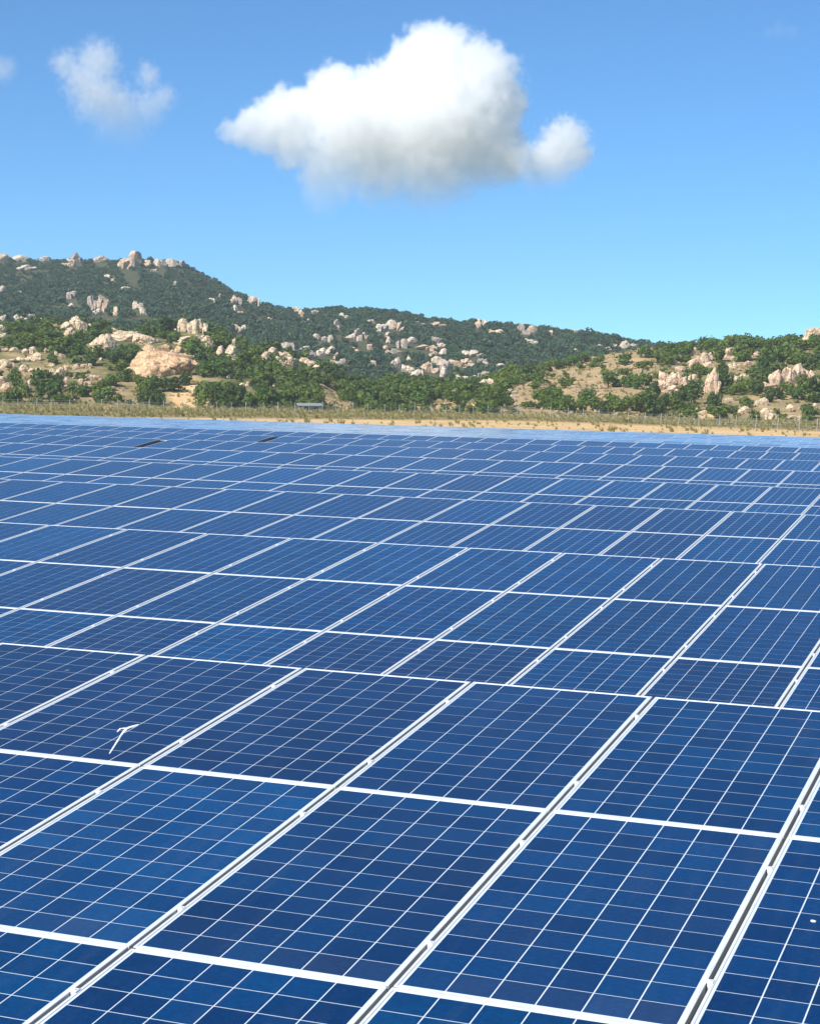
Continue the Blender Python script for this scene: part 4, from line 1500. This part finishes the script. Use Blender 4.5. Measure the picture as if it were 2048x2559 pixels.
TZONE = {'left foot': 'at the foot of the rubble slope', 'left slope': 'above the rubble slope', 'slab side': 'beside the big sloping slab', 'crest': 'behind the blocky ridge',
         'behind dome': 'on the slope past the dome boulder', 'dome foot': 'below the dome boulder', 'bank row': 'in the row past the orange sandbank', 'hut row': 'on the slope behind the hut',
         'hollow': 'in the hollow beside the hut', 'centre': 'in the middle of the green hollow', 'big green': 'in the clump under the pale rock cluster', 'right ridge': 'along the ridge line of the tan hill',
         'right bank': 'along the foot of the tan hill', 'big tree': 'by the fence under the rock band', 'right slope': 'on the open tan slope', 'right crest': 'on the skyline of the tan hill',
         'right upper slope': 'around the rock pinnacle and cliff', 'right foot': 'below the rock pinnacle and cliff'}
rt_ = random.Random(31)
tg = {}
for i, q in enumerate(TREE_PLACES):
    tg.setdefault(q[0], []).append((i, q))
for gname, items in tg.items():
    order = sorted(items, key=lambda t: t[1][1])
    rank = {t[0]: n for n, t in enumerate(order)}
    for n, (i, (gn, ph, r, w, h, dark)) in enumerate(items):
        x, y = at(np.array(ph), np.array(r))
        z = float(terrain(np.array(ph), np.array(r)))
        tall = gn == 'big tree' or h > 3.0
        tint = (0.60, 0.68, 0.80) if dark else rt_.choice([(1, 1, 1), (1.12, 1.06, .9), (.92, 1.04, .9), (1.2, 1.12, .95)])
        hue = 'dark green' if dark else ('yellow green' if tint[0] > 1.1 else 'green')
        root = link('tree' if tall else 'bush', None, loc=(float(x), float(y), z))
        tag(root, f"{hue} {'tree' if tall else 'bush'} {TZONE[gn]}, {ORD[rank[i]]} from the peak side",
            'tree' if tall else 'bush', 'trees and bushes on the foothills')
        cr = link('crown', rt_.choice(CROWNS), root, (0, 0, h * (.12 if tall else -0.04)), (0, 0, rt_.uniform(0, 6.28)), tint)
        cr.scale = (w * 1.3, w * 1.3, h * (1.08 if tall else 1.28))
        tk = link('trunk', TRUNKS[i % 3], root, (0, 0, 0), (0, 0, rt_.uniform(0, 6.28)))
        tk.scale = (w * 0.75 + .6, w * 0.75 + .6, h * 1.05)


# ------------------------------------------------------------------ ground cover: scrub and dry grass (uncountable)
def scatter_group(variants, seed, tint=(1, 1, 1, 1)):
    hold = bpy.data.collections.new('scatter_source')
    for i, me in enumerate(variants):
        o = bpy.data.objects.new('spray', me)
        o.color = tint
        hold.objects.link(o)
    ng = bpy.data.node_groups.new('scatter', 'GeometryNodeTree')
    ng.interface.new_socket('Geometry', in_out='INPUT', socket_type='NodeSocketGeometry')
    ng.interface.new_socket('Geometry', in_out='OUTPUT', socket_type='NodeSocketGeometry')
    n, l = ng.nodes, ng.links
    gi, go = n.new('NodeGroupInput'), n.new('NodeGroupOutput')
    ci = n.new('GeometryNodeCollectionInfo')
    ci.inputs['Collection'].default_value = hold
    ci.inputs['Separate Children'].default_value = True
    ci.inputs['Reset Children'].default_value = True
    ip = n.new('GeometryNodeInstanceOnPoints')
    ip.inputs['Pick Instance'].default_value = True
    sa = n.new('GeometryNodeInputNamedAttribute'); sa.data_type = 'FLOAT_VECTOR'; sa.inputs[0].default_value = 'size'
    ra = n.new('GeometryNodeInputNamedAttribute'); ra.data_type = 'FLOAT_VECTOR'; ra.inputs[0].default_value = 'turn'
    rv = n.new('FunctionNodeRandomValue'); rv.data_type = 'INT'
    rv.inputs['Min'].default_value = 0
    rv.inputs['Max'].default_value = len(variants) - 1
    rv.inputs['Seed'].default_value = seed
    l.new(gi.outputs[0], ip.inputs['Points'])
    l.new(ci.outputs[0], ip.inputs['Instance'])
    l.new(rv.outputs[2], ip.inputs['Instance Index'])
    l.new(ra.outputs[0], ip.inputs['Rotation'])
    l.new(sa.outputs[0], ip.inputs['Scale'])
    l.new(ip.outputs[0], go.inputs[0])
    return ng


def scatter(name, ph, r, size, hr, variants, seed, label, cat, sink=0.05, tint=(1, 1, 1, 1)):
    x, y = at(ph, r)
    z = terrain(ph, r) - sink * size
    n = len(ph)
    me = bpy.data.meshes.new(name)
    me.from_pydata(np.stack([x, y, z], 1).tolist(), [], [])
    rng = np.random.default_rng(seed)
    a = me.attributes.new('size', 'FLOAT_VECTOR', 'POINT')
    a.data.foreach_set('vector', np.stack([size, size, size * hr], 1).astype(np.float32).ravel())
    a = me.attributes.new('turn', 'FLOAT_VECTOR', 'POINT')
    a.data.foreach_set('vector', np.stack([np.zeros(n), np.zeros(n), rng.uniform(0, 6.28, n)], 1).astype(np.float32).ravel())
    o = link(name, me)
    md = o.modifiers.new('scatter', 'NODES')
    md.node_group = scatter_group(variants, seed, tint)
    o.color = tint
    tag(o, label, cat, kind='stuff')
    return o


def keep_clear(ph, r, ahead, behind, wide, frac, rng):
    k = np.ones(len(ph), bool)
    for (p0, r0, w, h) in CLEAR:
        hit = (np.abs(ph - p0) * r0 < w * wide) & (r > r0 - ahead * h - 1) & (r < r0 + behind * w)
        k &= ~(hit & (rng.random(len(ph)) < frac))
    return k


def polar_points(n, a0, a1, r0, r1, rng):
    return rng.uniform(a0, a1, n), np.sqrt(rng.uniform(r0 ** 2, r1 ** 2, n))


rng = np.random.default_rng(3)
ph, r = polar_points(44000, -.27, .34, 575, 1075, rng)
X_, Y_ = at(ph, r)
thin = 0.5 + 0.5 * wob(X_, Y_, 70, 8) + 0.35 * wob(X_, Y_, 21, 9)
k = (rng.random(len(ph)) < np.clip(0.60 + 0.5 * thin, 0.10, 1)) & keep_clear(ph, r, 9.0, .6, .55, .93, rng)
ph, r = ph[k], r[k]
scatter('mountain_scrub', ph, r, np.clip(rng.lognormal(.95, .38, len(ph)), 1.0, 5.0) * (1 - .35 * sm((r - 740) / 200)), rng.uniform(.55, .85, len(ph)), SCRUB_FAR, 4, 'dark green scrub covering the mountain', 'scrub')
ph, r = polar_points(12500, -.27, .34, 341, 500, rng)
X_, Y_ = at(ph, r)
thin = wob(X_, Y_, 38, 5) + .6 * wob(X_, Y_, 13, 6)
k = (rng.random(len(ph)) < np.clip((0.80 + 0.30 * thin) * (1 - bare(ph, r)), 0.03, 1)) & keep_clear(ph, r, 8.0, .6, .6, .93, rng)
ph, r = ph[k], r[k]
scatter('foothill_scrub', ph, r, np.clip(rng.lognormal(.38, .5, len(ph)), .5, 4.2), rng.uniform(.5, .85, len(ph)), SCRUB_NEAR, 5, 'low green scrub covering the foothills', 'scrub')


def tuft_mesh(seed):
    rng = np.random.default_rng(seed)
    v, f = [], []
    for i in range(26):
        a, l_ = rng.uniform(0, 6.28), rng.uniform(.5, 1)
        bx, by = rng.normal(0, .12, 2)
        dx, dy = math.cos(a) * .45 * l_, math.sin(a) * .45 * l_
        px, py = -math.sin(a) * .05, math.cos(a) * .05
        b = len(v)
        v += [(bx - px, by - py, 0), (bx + px, by + py, 0), (bx + dx * .5 + px * .6, by + dy * .5 + py * .6, l_ * .6), (bx + dx, by + dy, l_)]
        f.append((b, b + 1, b + 2, b + 3))
    return mesh('tuft', v, f, M['straw'])


TUFTS = [tuft_mesh(s) for s in range(4)]
ph, r = polar_points(30000, -.26, .34, 200, 345, rng)
X_, Y_ = at(ph, r)
thin = wob(X_, Y_, 30, 12) + .7 * wob(X_, Y_, 9, 13)
k = rng.random(len(ph)) < np.clip((.5 + .4 * thin) * (0.07 + sm((r - np.interp(ph, [-.18, -.05, .1, .27], [228, 252, 282, 258])) / 22)), 0.01, 1)
ph, r = ph[k], r[k]
scatter('dry_grass', ph, r, np.clip(rng.lognormal(-.75, .45, len(ph)), .2, 1.6), rng.uniform(.5, .9, len(ph)), TUFTS, 6, 'dry yellow grass between the sandy strip and the fence', 'grass', 0)
ph, r = polar_points(5200, -.26, .34, 335, 480, rng)
k = rng.random(len(ph)) < 0.15 + 0.85 * np.clip(bare(ph, r), 0, 1)
ph, r = ph[k], r[k]
scatter('hill_grass', ph, r, rng.uniform(.5, 1.3, len(ph)), rng.uniform(.4, .8, len(ph)), TUFTS, 8, 'dry grass tufts on the bare parts of the foothills', 'grass', 0)
ph, r = polar_points(2600, -.26, .34, 340, 470, rng)
k = rng.random(len(ph)) < np.clip(bare(ph, r) * .75 + .06, 0, 1)
ph, r = ph[k], r[k]
scatter('hill_stones', ph, r, rng.uniform(.3, 1.15, len(ph)) ** 1.3, rng.uniform(.5, .8, len(ph)), [rock_mesh('round', 90 + q) for q in range(3)], 9, 'small loose stones littering the bare slopes', 'stones', .1, (0.5, 0.40, 0.29, 1))

# ------------------------------------------------------------------ fence
FENCE = [(-.26, 290), (-.175, 295), (-.065, 290), (0, 320), (.085, 335), (.155, 295), (.265, 250), (.31, 240)]


def fence_at(ph):
    r = float(np.interp(ph, [q[0] for q in FENCE], [q[1] for q in FENCE]))
    x, y = at(np.array(ph), np.array(r))
    return Vector((float(x), float(y), float(terrain(np.array(ph), np.array(r)))))


root = link('fence', None, loc=fence_at(-.26))
tag(root, 'long wire fence on pale concrete posts along the foot of the hills', 'fence')
o0 = root.location.copy()
g = Geo()
g.box(-.035, .035, -.035, .035, -.4, 1.75)
g.v += [(-.035, -.035, 1.75), (.035, -.035, 1.75), (.035, .035, 1.75), (-.035, .035, 1.75), (0, 0, 1.82)]
b = len(g.v) - 5
for q in range(4):
    g.f.append((b + q, b + (q + 1) % 4, b + 4)); g.mi.append(0)
ME_POST = g.mesh('post', [M['concrete']])
rf = random.Random(8)
ph_ = -.26
posts = []
while ph_ < .31:
    p = fence_at(ph_)
    posts.append(p)
    q = link('post', ME_POST, root, p - o0, (rf.uniform(-.04, .04), rf.uniform(-.04, .04), rf.uniform(0, 1)))
    q.scale = (1, 1, rf.uniform(.85, 1.08))
    ph_ += rf.uniform(2.1, 2.9) / p.to_2d().length
for hgt in (.35, .7, 1.05, 1.4):
    g = Geo()
    for a, b in zip(posts[:-1], posts[1:]):
        g.tube([a - o0 + Vector((0, -.07, hgt)), (a + b) / 2 - o0 + Vector((0, -.07, hgt - .03)), b - o0 + Vector((0, -.07, hgt))], [.012, .012, .012], 4, cap=False)
    link('wire', g.mesh('wire', [M['steel']]), root)

# ------------------------------------------------------------------ hut
def build_hut():
    ph, r = -0.01152, 338.0
    x, y = at(np.array(ph), np.array(r))
    z = float(terrain(np.array(ph), np.array(r)))
    root = link('hut', None, loc=(float(x), float(y), z), rot=(0, 0, -(YAW + ph) + 0.12))
    tag(root, 'low grey hut with a pale sheet metal roof and dark annex behind the fence', 'hut')
    W, D, H = 3.9, 3.0, 0.95
    g = Geo()
    t = .12
    g.box(-W / 2, W / 2, D / 2 - t, D / 2, -.3, H)
    g.box(-W / 2, -W / 2 + t, -D / 2, D / 2 - t, -.3, H)
    g.box(W / 2 - t, W / 2, -D / 2, D / 2 - t, -.3, H)
    # front wall with openings
    for a, b, z0, z1 in ((-W / 2 + t, -1.2, -.3, H), (-1.2, -.5, .8, H), (-.5, .5, -.3, H), (.5, 1.2, -.3, .35), (.5, 1.2, .75, H), (1.2, W / 2 - t, -.3, H)):
        g.box(a, b, -D / 2, -D / 2 + t, z0, z1)
    link('wall', g.mesh('wall', [M['plaster']]), root)
    g = Geo()
    g.box(-1.18, -.52, -D / 2 + .03, -D / 2 + .08, -.3, .78)
    link('door', g.mesh('door', [M['boards']]), root)
    g = Geo()
    g.box(.52, 1.18, -D / 2 + .04, -D / 2 + .06, .37, .73)
    link('window', g.mesh('window', [M['black']]), root)
    # roof: corrugated mono-pitch with overhang
    g = Geo()
    n = 44
    x0, x1 = -W / 2 - .45, W / 2 + .25
    for i in range(n):
        xa, xb = x0 + (x1 - x0) * i / n, x0 + (x1 - x0) * (i + 1) / n
        za, zb = (.03 if i % 2 else 0), (0 if i % 2 else .03)
        ra, rb_ = H + .02 + (xa - x0) * .02, H + .02 + (xb - x0) * .02
        ya, yb = -D / 2 - .5, D / 2 + .3
        g.quad((xa, ya, ra + za), (xb, ya, rb_ + zb), (xb, yb, rb_ + zb + .42), (xa, yb, ra + za + .42))
        g.quad((xa, ya, ra + za - .03), (xa, yb, ra + za + .39), (xb, yb, rb_ + zb + .39), (xb, ya, rb_ + zb - .03))
    link('roof', g.mesh('roof', [M['roof']]), root)
    for i in range(6):
        link('board', mesh('board', [(W / 2 + .05 + i * .4 + a, b, c) for c in (-.3, 0.92 + .05 * (i % 3)) for b in (-.9, -.85) for a in (0, .36)],
                           [(0, 2, 3, 1), (4, 5, 7, 6), (0, 1, 5, 4), (2, 6, 7, 3), (0, 4, 6, 2), (1, 3, 7, 5)], M['boards']), root)


build_hut()


# ------------------------------------------------------------------ clouds: volumes of real density
def cloud(name, blobs, dist, res, dens, erode, scale, label, seed, warp=.30):
    """blobs: bearing, elevation tangent, radius as a fraction of the distance, depth offset as a fraction"""
    C = []
    for (ph, el, rr_, dd) in blobs:
        rd = dist * (1 + dd)
        x, y = at(np.array(ph), np.array(rd))
        C.append((float(x), float(y), CAM[2] + el * rd, rr_ * dist))
    C = np.array(C)
    lo, hi = (C[:, :3] - C[:, 3:4] * 1.25).min(0), (C[:, :3] + C[:, 3:4] * 1.25).max(0)
    mid = (lo + hi) / 2
    ng = bpy.data.node_groups.new(name, 'GeometryNodeTree')
    ng.interface.new_socket('Geometry', in_out='INPUT', socket_type='NodeSocketGeometry')
    ng.interface.new_socket('Geometry', in_out='OUTPUT', socket_type='NodeSocketGeometry')
    n, l = ng.nodes, ng.links
    go = n.new('NodeGroupOutput')
    vc = n.new('GeometryNodeVolumeCube')
    vc.inputs['Min'].default_value = tuple(lo - mid)
    vc.inputs['Max'].default_value = tuple(hi - mid)
    ext = hi - lo
    step = max(ext) / res
    for nm, e in zip(('Resolution X', 'Resolution Y', 'Resolution Z'), ext):
        vc.inputs[nm].default_value = max(8, int(e / step))
    ps = n.new('GeometryNodeInputPosition').outputs[0]

    def mth(op, a, b=0.0, c=0.0, clamp=False):
        nd = n.new('ShaderNodeMath'); nd.operation = op; nd.use_clamp = clamp
        for i, q in enumerate((a, b, c)):
            if isinstance(q, bpy.types.NodeSocket):
                l.new(q, nd.inputs[i])
            else:
                nd.inputs[i].default_value = q
        return nd.outputs[0]
    # warp the lookup so that the lobes billow
    nz = n.new('ShaderNodeTexNoise'); nz.noise_dimensions = '3D'
    nz.inputs['Scale'].default_value = 2.2 / scale; nz.inputs['Detail'].default_value = 3
    l.new(ps, nz.inputs['Vector'])
    sub = n.new('ShaderNodeVectorMath'); sub.operation = 'SUBTRACT'; l.new(nz.outputs['Color'], sub.inputs[0]); sub.inputs[1].default_value = (.5, .5, .5)
    scl = n.new('ShaderNodeVectorMath'); scl.operation = 'SCALE'; l.new(sub.outputs[0], scl.inputs[0]); scl.inputs['Scale'].default_value = scale * warp
    add = n.new('ShaderNodeVectorMath'); add.operation = 'ADD'; l.new(ps, add.inputs[0]); l.new(scl.outputs[0], add.inputs[1])
    field = None
    for c in C:
        dn = n.new('ShaderNodeVectorMath'); dn.operation = 'DISTANCE'
        l.new(add.outputs[0], dn.inputs[0]); dn.inputs[1].default_value = tuple(c[:3] - mid)
        f = mth('SUBTRACT', 1.0, mth('DIVIDE', dn.outputs['Value'], float(c[3])))
        field = f if field is None else mth('SMOOTH_MAX', field, f, 0.18)
    n1 = n.new('ShaderNodeTexNoise'); n1.inputs['Scale'].default_value = 4.5 / scale; n1.inputs['Detail'].default_value = 7; n1.inputs['Roughness'].default_value = .66
    mp = n.new('ShaderNodeVectorMath'); mp.operation = 'ADD'; l.new(ps, mp.inputs[0]); mp.inputs[1].default_value = (seed * 131.7, seed * 57.3, 0)
    l.new(mp.outputs[0], n1.inputs['Vector'])
    f = mth('ADD', field, mth('MULTIPLY', mth('SUBTRACT', n1.outputs[0], .5), erode[0]))
    f = mth('DIVIDE', mth('SUBTRACT', f, erode[1]), erode[2], clamp=True)
    zz = n.new('ShaderNodeSeparateXYZ')
    l.new(ps, zz.inputs[0])
    rise = mth('DIVIDE', mth('SUBTRACT', zz.outputs[2], float(lo[2] - mid[2]) + float(ext[2]) * .03), float(ext[2]) * .48, clamp=True)
    l.new(mth('MULTIPLY', f, mth('ADD', .07, mth('MULTIPLY', mth('MULTIPLY', rise, rise), .93))), vc.inputs['Density'])      # thinner, fraying base
    sm_ = n.new('GeometryNodeSetMaterial')
    nt = NT(name + '_vapour')
    pv = nt.node('VolumePrincipled')
    pv.inputs['Color'].default_value = (1, 1, 1, 1)
    pv.inputs['Anisotropy'].default_value = 0.0
    at_ = nt.node('Attribute', attribute_name='density')
    nt.l.new(nt.math('MULTIPLY', at_.outputs['Fac'], dens), pv.inputs['Density'])
    pv.inputs['Density Attribute'].default_value = ''
    nt.l.new(pv.outputs[0], nt.out.inputs['Volume'])
    sm_.inputs['Material'].default_value = nt.m
    l.new(vc.outputs[0], sm_.inputs[0]); l.new(sm_.outputs[0], go.inputs[0])
    vd = bpy.data.volumes.new(name)
    vd.materials.append(nt.m)
    o = link('cloud', vd, loc=tuple(mid))
    md = o.modifiers.new('vapour', 'NODES')
    md.node_group = ng
    tag(o, label, 'cloud')
    return o


CLOUD_D = 3600
cloud('cumulus', [(-0.02756, 0.13966, 0.01789, 0), (-0.03725, 0.13112, 0.01176, 0), (-0.02241, 0.12793, 0.01687, 0), (-0.04347, 0.13569, 0.01227, 0), (-0.05694, 0.13294, 0.00665, 0), (0.0502, 0.16827, 0.02249, 0), (0.03677, 0.16808, 0.01534, -0.004), (0.06886, 0.15794, 0.02505, 0), (0.08257, 0.14985, 0.01585, 0.006), (0.02133, 0.15137, 0.0184, 0), (-0.00327, 0.15323, 0.01585, 0), (0.00818, 0.13693, 0.02684, -0.01), (-0.01652, 0.14112, 0.01636, 0), (-0.03611, 0.1366, 0.0138, 0), (-0.04957, 0.13315, 0.00869, 0), (0.04624, 0.13879, 0.03962, 0), (0.07476, 0.1297, 0.02454, 0.01), (0.02336, 0.12178, 0.02939, 0), (-0.00238, 0.1141, 0.01994, 0), (-0.00708, 0.10322, 0.01329, 0), (0.0481, 0.11863, 0.02863, 0), (0.07878, 0.12026, 0.01789, 0), (0.0618, 0.11408, 0.01636, 0)], CLOUD_D, 270, 0.030, (1.45, 0.03, 0.22), 110.0, 'large bright white cumulus cloud above the mountain saddle', 1)
cloud('puff', [(0.11696, 0.13009, 0.01431, 0), (0.11057, 0.12011, 0.01585, 0), (0.12158, 0.12422, 0.01125, 0), (0.1029, 0.11672, 0.0138, 0), (0.09552, 0.11807, 0.01278, 0)], CLOUD_D, 140, 0.026, (1.7, 0.04, 0.3), 48.0, 'small white cloud puff beside the large cumulus', 2, .5)
cloud('wisp', [(-0.12415, 0.16462, 0.01329, 0), (-0.13065, 0.1555, 0.0138, 0), (-0.12339, 0.14644, 0.01687, 0), (-0.11441, 0.13928, 0.01687, 0), (-0.10782, 0.13199, 0.01278, 0), (-0.09813, 0.14223, 0.01176, 0), (-0.09086, 0.14837, 0.00818, 0), (-0.14027, 0.16276, 0.0092, 0), (-0.09871, 0.1591, 0.00767, 0), (-0.11852, 0.13254, 0.01074, 0)], CLOUD_D, 190, 0.014, (2.1, 0.02, 0.55), 55.0, 'thin ragged white cloud over the mountain peak', 3, .6)
cloud('scrap', [(-0.17328, 0.15773, 0.00869, 0), (-0.16898, 0.16072, 0.00511, 0)], CLOUD_D, 60, 0.012, (1.2, -0.1, 0.9), 50.0, 'faint scrap of cloud at the edge of the sky, smallest of all', 4)
cloud('veil', [(0.22155, 0.18375, 0.00665, 0), (0.2274, 0.18273, 0.00613, 0), (0.21583, 0.18249, 0.00511, 0)], CLOUD_D, 50, 0.003, (1.4, 0.0, 0.9), 50.0, 'barely visible veil of cloud high above the tan hill', 5)

# ------------------------------------------------------------------ the air
def haze():
    lo = Vector((-1500, -600, -4.0))
    hi = Vector((900, 1500, 112.0))
    g = Geo()
    g.box(lo.x, hi.x, lo.y, hi.y, lo.z, hi.z)
    nt = NT('thin_haze')
    pv = nt.node('VolumePrincipled')
    pv.inputs['Color'].default_value = (0.78, 0.88, 1.0, 1)
    pv.inputs['Density'].default_value = HAZE
    pv.inputs['Anisotropy'].default_value = 0.2
    nt.l.new(pv.outputs[0], nt.out.inputs['Volume'])
    o = link('haze', g.mesh('haze', [nt.m]))
    tag(o, kind='stuff')


HAZE = 0.00020
haze()
